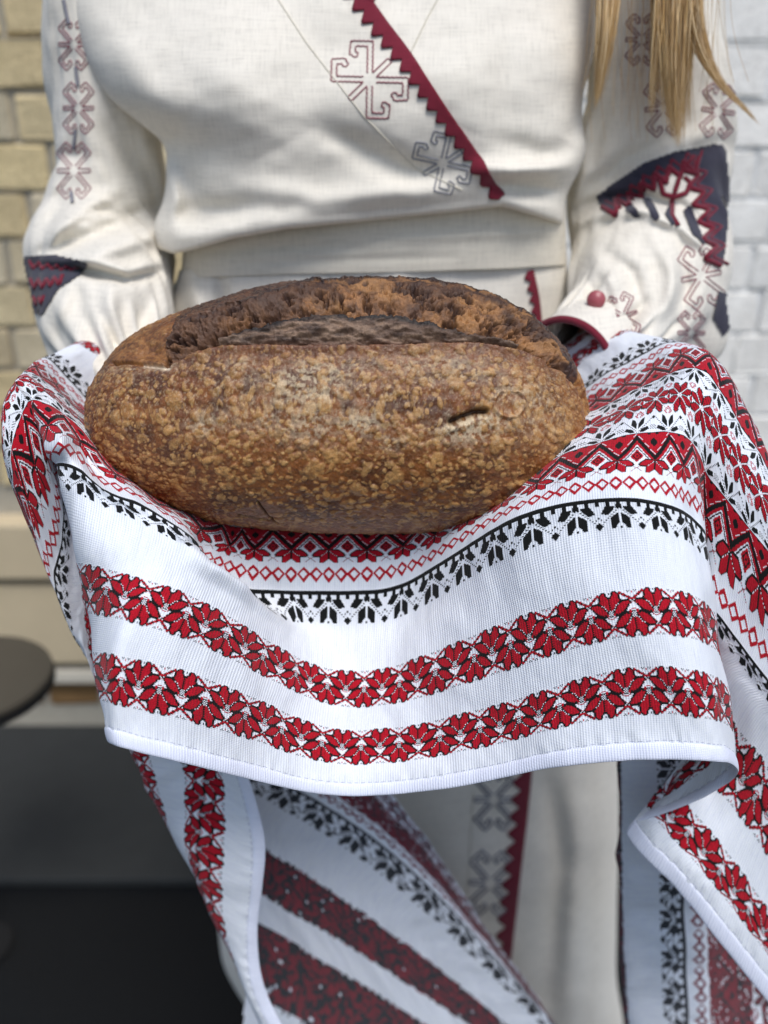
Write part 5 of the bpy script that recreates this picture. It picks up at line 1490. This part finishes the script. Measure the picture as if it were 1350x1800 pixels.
# sleeves
for cx, cy, sz in ((130, 78, 40), (138, 190, 40), (130, 300, 44)):
    thread(B_sl, hook_motif(cx, cy, sz, math.pi / 4, 0.85), .00055, M['maroon_thread'], SL)
for a, b_ in (((112, 0), (122, 42)), ((134, 118), (138, 150)), ((134, 228), (130, 262)), ((126, 338), (128, 358))):
    thread(B_sl, [[a, b_]], .0016, M['grey_thread'], SL)
for cx, cy, sz, ro in ((1128, 70, 40, .8), (1165, 190, 44, .7), (1262, 195, 42, .9), (1232, 485, 50, .6), (1095, 556, 36, .5), (1215, 585, 34, .8)):
    thread(B_sr, hook_motif(cx, cy, sz, ro, 0.9), .00055, M['maroon_thread'], SR)
def patch(bvh, poly, parent, mat, name, step=6, off=0.0012):
    p = np.array(poly, float)
    x0, y0 = p.min(0)
    x1, y1 = p.max(0)
    nx, ny = int((x1 - x0) / step) + 2, int((y1 - y0) / step) + 2
    gx, gy = np.meshgrid(np.linspace(x0, x1, nx), np.linspace(y0, y1, ny))
    ins = inside([tuple(a) for a in p], gx, gy)
    vv_, idx = [], {}
    for j in range(ny):
        for i in range(nx):
            h = cast(bvh, gx[j, i], gy[j, i], off)
            if h is not None:
                idx[(j, i)] = len(vv_)
                vv_.append(tuple(h))
    fs = []
    for j in range(ny - 1):
        for i in range(nx - 1):
            ks = [(j, i), (j, i + 1), (j + 1, i + 1), (j + 1, i)]
            if all(k in idx for k in ks) and sum(ins[k] for k in ks) >= 2:
                pts = [np.array(vv_[idx[k]]) for k in ks]
                if max(np.linalg.norm(pts[a] - pts[a - 1]) for a in range(4)) < 0.02:
                    fs.append([idx[k] for k in ks])
    if fs:
        return fast_mesh(name, np.array(vv_), np.array(fs), mat, parent)
def zig(pts, n, amp):
    p = np.array(pts, float)
    t = np.r_[0, np.cumsum(np.hypot(*np.diff(p, axis=0).T))]
    q = np.linspace(0, t[-1], 2 * n + 1)
    f = np.stack([np.interp(q, t, p[:, 0]), np.interp(q, t, p[:, 1])], 1)
    d = np.gradient(f, axis=0)
    nn = np.stack([-d[:, 1], d[:, 0]], 1) / (np.hypot(d[:, 0], d[:, 1])[:, None])
    return f + nn * (amp * ((np.arange(2 * n + 1) % 2) * 2 - 1))[:, None]
# elbow panels: slate border, maroon zigzag
def tooth_patch(bvh, outer, inner, parent):
    patch(bvh, list(outer) + list(inner)[::-1], parent, M['navy'], 'applique', 2.5)
o1 = [(1050, 345), (1088, 318), (1130, 290), (1185, 268), (1250, 254)]
tooth_patch(B_sr, o1, zig([(1062, 372), (1105, 345), (1150, 312), (1200, 292), (1232, 284)], 7, 13), SR)
o2 = [(1250, 252), (1272, 258), (1280, 330), (1276, 400), (1268, 470)]
tooth_patch(B_sr, o2, zig([(1212, 276), (1226, 320), (1240, 370), (1252, 420), (1258, 468)], 6, 13), SR)
thread(B_sr, [zig([(1066, 376), (1108, 348), (1152, 316), (1202, 296), (1230, 290)], 7, 13)], .0022, M['maroon'], SR)
thread(B_sr, [zig([(1206, 280), (1220, 322), (1234, 372), (1246, 420), (1252, 468)], 6, 13)], .0022, M['maroon'], SR)
thread(B_sr, [zig([(1072, 366), (1108, 340), (1152, 306), (1200, 284), (1236, 276)], 7, 13), zig([(1220, 276), (1234, 320), (1248, 370), (1260, 420), (1266, 466)], 6, 13)], .0014, M['maroon'], SR)
thread(B_sr, [[(1200, 292), (1190, 325), (1182, 350), (1180, 380), (1192, 398)], [(1186, 346), (1166, 340), (1160, 320), (1170, 312)], [(1186, 346), (1206, 340), (1212, 322), (1202, 312)]], .0022, M['maroon'], SR)
for lf in ([(1130, 352), (1142, 350), (1160, 385), (1150, 388)], [(1100, 368), (1110, 358), (1128, 380), (1118, 384)], [(1200, 372), (1214, 360), (1226, 400), (1238, 432), (1216, 412)], [(1168, 378), (1176, 362), (1188, 392), (1180, 396)]):
    patch(B_sr, lf, SR, M['navy'], 'applique', 2)
patch(B_sl, [(44, 452), (90, 450), (155, 462), (142, 484), (104, 508), (74, 556), (58, 548), (46, 500)], SL, M['navy'], 'applique', 2.5)
thread(B_sl, [zig([(54, 466), (90, 470), (136, 472)], 5, 7), zig([(56, 500), (80, 500), (112, 494)], 4, 8), zig([(62, 530), (80, 528)], 2, 7)], .0022, M['maroon'], SL)
# cuff with maroon piping and button at the right wrist
def cuff(Q, T, A, B, r, parent, n=48):
    c, t, a, b_ = Vector(Q[-1]), Vector(T[-1]), Vector(A[-1]), Vector(B[-1])
    rows_ = [(-.030, r * 1.04), (-.022, r * 1.10), (-.004, r * 1.10), (.010, r * 1.08), (.014, r * 1.04), (.012, r * .98), (-.006, r * .98)]
    G = np.array([[tuple(c + t * s + (a * math.cos(w) + b_ * math.sin(w)) * rr) for w in np.linspace(0, 2 * np.pi, n, endpoint=False)] for s, rr in rows_])
    j, i = np.mgrid[0:len(rows_) - 1, 0:n]
    q0, q1 = (j * n + i).ravel(), (j * n + (i + 1) % n).ravel()
    o = fast_mesh('cuff', G.reshape(-1, 3), np.stack([q0, q1, q1 + n, q0 + n], 1), M['linen'], parent)
    ring = [tuple(c + t * .012 + (a * math.cos(w) + b_ * math.sin(w)) * r * 1.06) for w in np.linspace(0, 2 * np.pi, 64)]
    v, q = tube_arrays(ring, .0028, 8)
    fast_mesh('piping', v, q, M['maroon'], parent)
    return o
cuff(QR, TR, AR, BR, .033, SR)
cuff(QL, TL, AL, BL, .029, SL)
patch(B_sr, [(1262, 512), (1310, 530), (1305, 550), (1270, 590), (1252, 560)], SR, M['navy'], 'applique', 2.5)
hb = cast(B_sr, 1037, 536, .007)
if hb is None:
    hb = V(1037, 534, .70)
bb = bmesh.new()
bmesh.ops.create_cone(bb, cap_ends=True, segments=32, radius1=.0070, radius2=.0062, depth=.003)
bmesh.ops.bevel(bb, geom=bb.edges[:], offset=.0006, segments=2, affect='EDGES')
dirv = (Vector(CAM) - hb).normalized()
bb.transform(Matrix.Translation(hb) @ dirv.to_track_quat('Z', 'Y').to_matrix().to_4x4())
bm_obj('button', bb, M['button'], SR, True)

# hair: three locks of fine strands
def hair():
    r = np.random.default_rng(21)
    parts, cols, off = [], [], 0
    locks = [  # spine points (px, py, Y), half width at the top and at the tip, number
        ([(1075, -160, .80), (1070, -40, .775), (1066, 40, .765), (1058, 110, .765), (1046, 195, .77)], 27, 6, 330),
        ([(1190, -160, .79), (1188, -40, .765), (1186, 40, .758), (1186, 130, .755), (1192, 262, .757)], 50, 20, 1000),
        ([(1215, -160, .79), (1215, -40, .765), (1225, 60, .758), (1262, 140, .757), (1342, 224, .765)], 26, 4, 200),
        ([(1160, -160, .79), (1160, -40, .763), (1156, 40, .756), (1152, 100, .755), (1146, 215, .756)], 16, 6, 160),
    ]
    base = [srgb(216, 184, 132), srgb(196, 160, 104), srgb(230, 204, 160), srgb(188, 152, 102)]
    for sp, w0, w1, n in locks:
        s = np.array(sp, float)
        t = np.linspace(0, 1, len(s))
        for i in range(n):
            u = r.normal(0, .48)
            u = float(np.clip(u, -1.1, 1.1))
            end = 1.0 - abs(r.normal(0, .13)) - 0.06 * abs(u)
            tq = np.linspace(0, max(end, .6), 13)
            f = hermite(t, s, tq)
            f[:, 0] += u * (w0 + (w1 - w0) * tq) + 3.0 * np.sin(tq * r.uniform(3, 9) + r.uniform(0, 6)) * tq
            f[:, 2] += r.normal(0, .007) + .004 * np.sin(tq * 5 + r.uniform(0, 6))
            P_ = unproj(f[:, 0], f[:, 1], f[:, 2])
            R_ = r.uniform(.00016, .00042) * np.clip((1.02 - tq / max(end, .6)) * 3.0, 0.12, 1)
            v, q = tube_arrays(P_, R_, 4)
            parts.append((v, q))
            c = base[int(r.integers(0, 4))] * r.uniform(.93, 1.07)
            cols.append(np.repeat(c[None], len(v), 0))
    for i in range(60):                             # flyaways
        x0_, dx_ = r.uniform(1035, 1290), r.normal(0, 26)
        tq = np.linspace(0, 1, 16)
        ye = r.uniform(120, 260)
        P_ = unproj(x0_ + dx_ * tq ** 2 + 5 * np.sin(tq * r.uniform(2, 7)), -160 + (ye + 160) * tq, .775 + r.normal(0, .006) + 0 * tq)
        v, q = tube_arrays(P_, .00016, 4)
        parts.append((v, q))
        cols.append(np.repeat(base[int(r.integers(0, 4))][None], len(v), 0))
    v, q = join_arrays(parts)
    o = fast_mesh('hair', v, q, M['hair'], person, vcol=np.concatenate(cols))
    o['label'] = 'long straight blond hair hanging over the shoulder'
    o['kind'] = 'stuff'
hair()
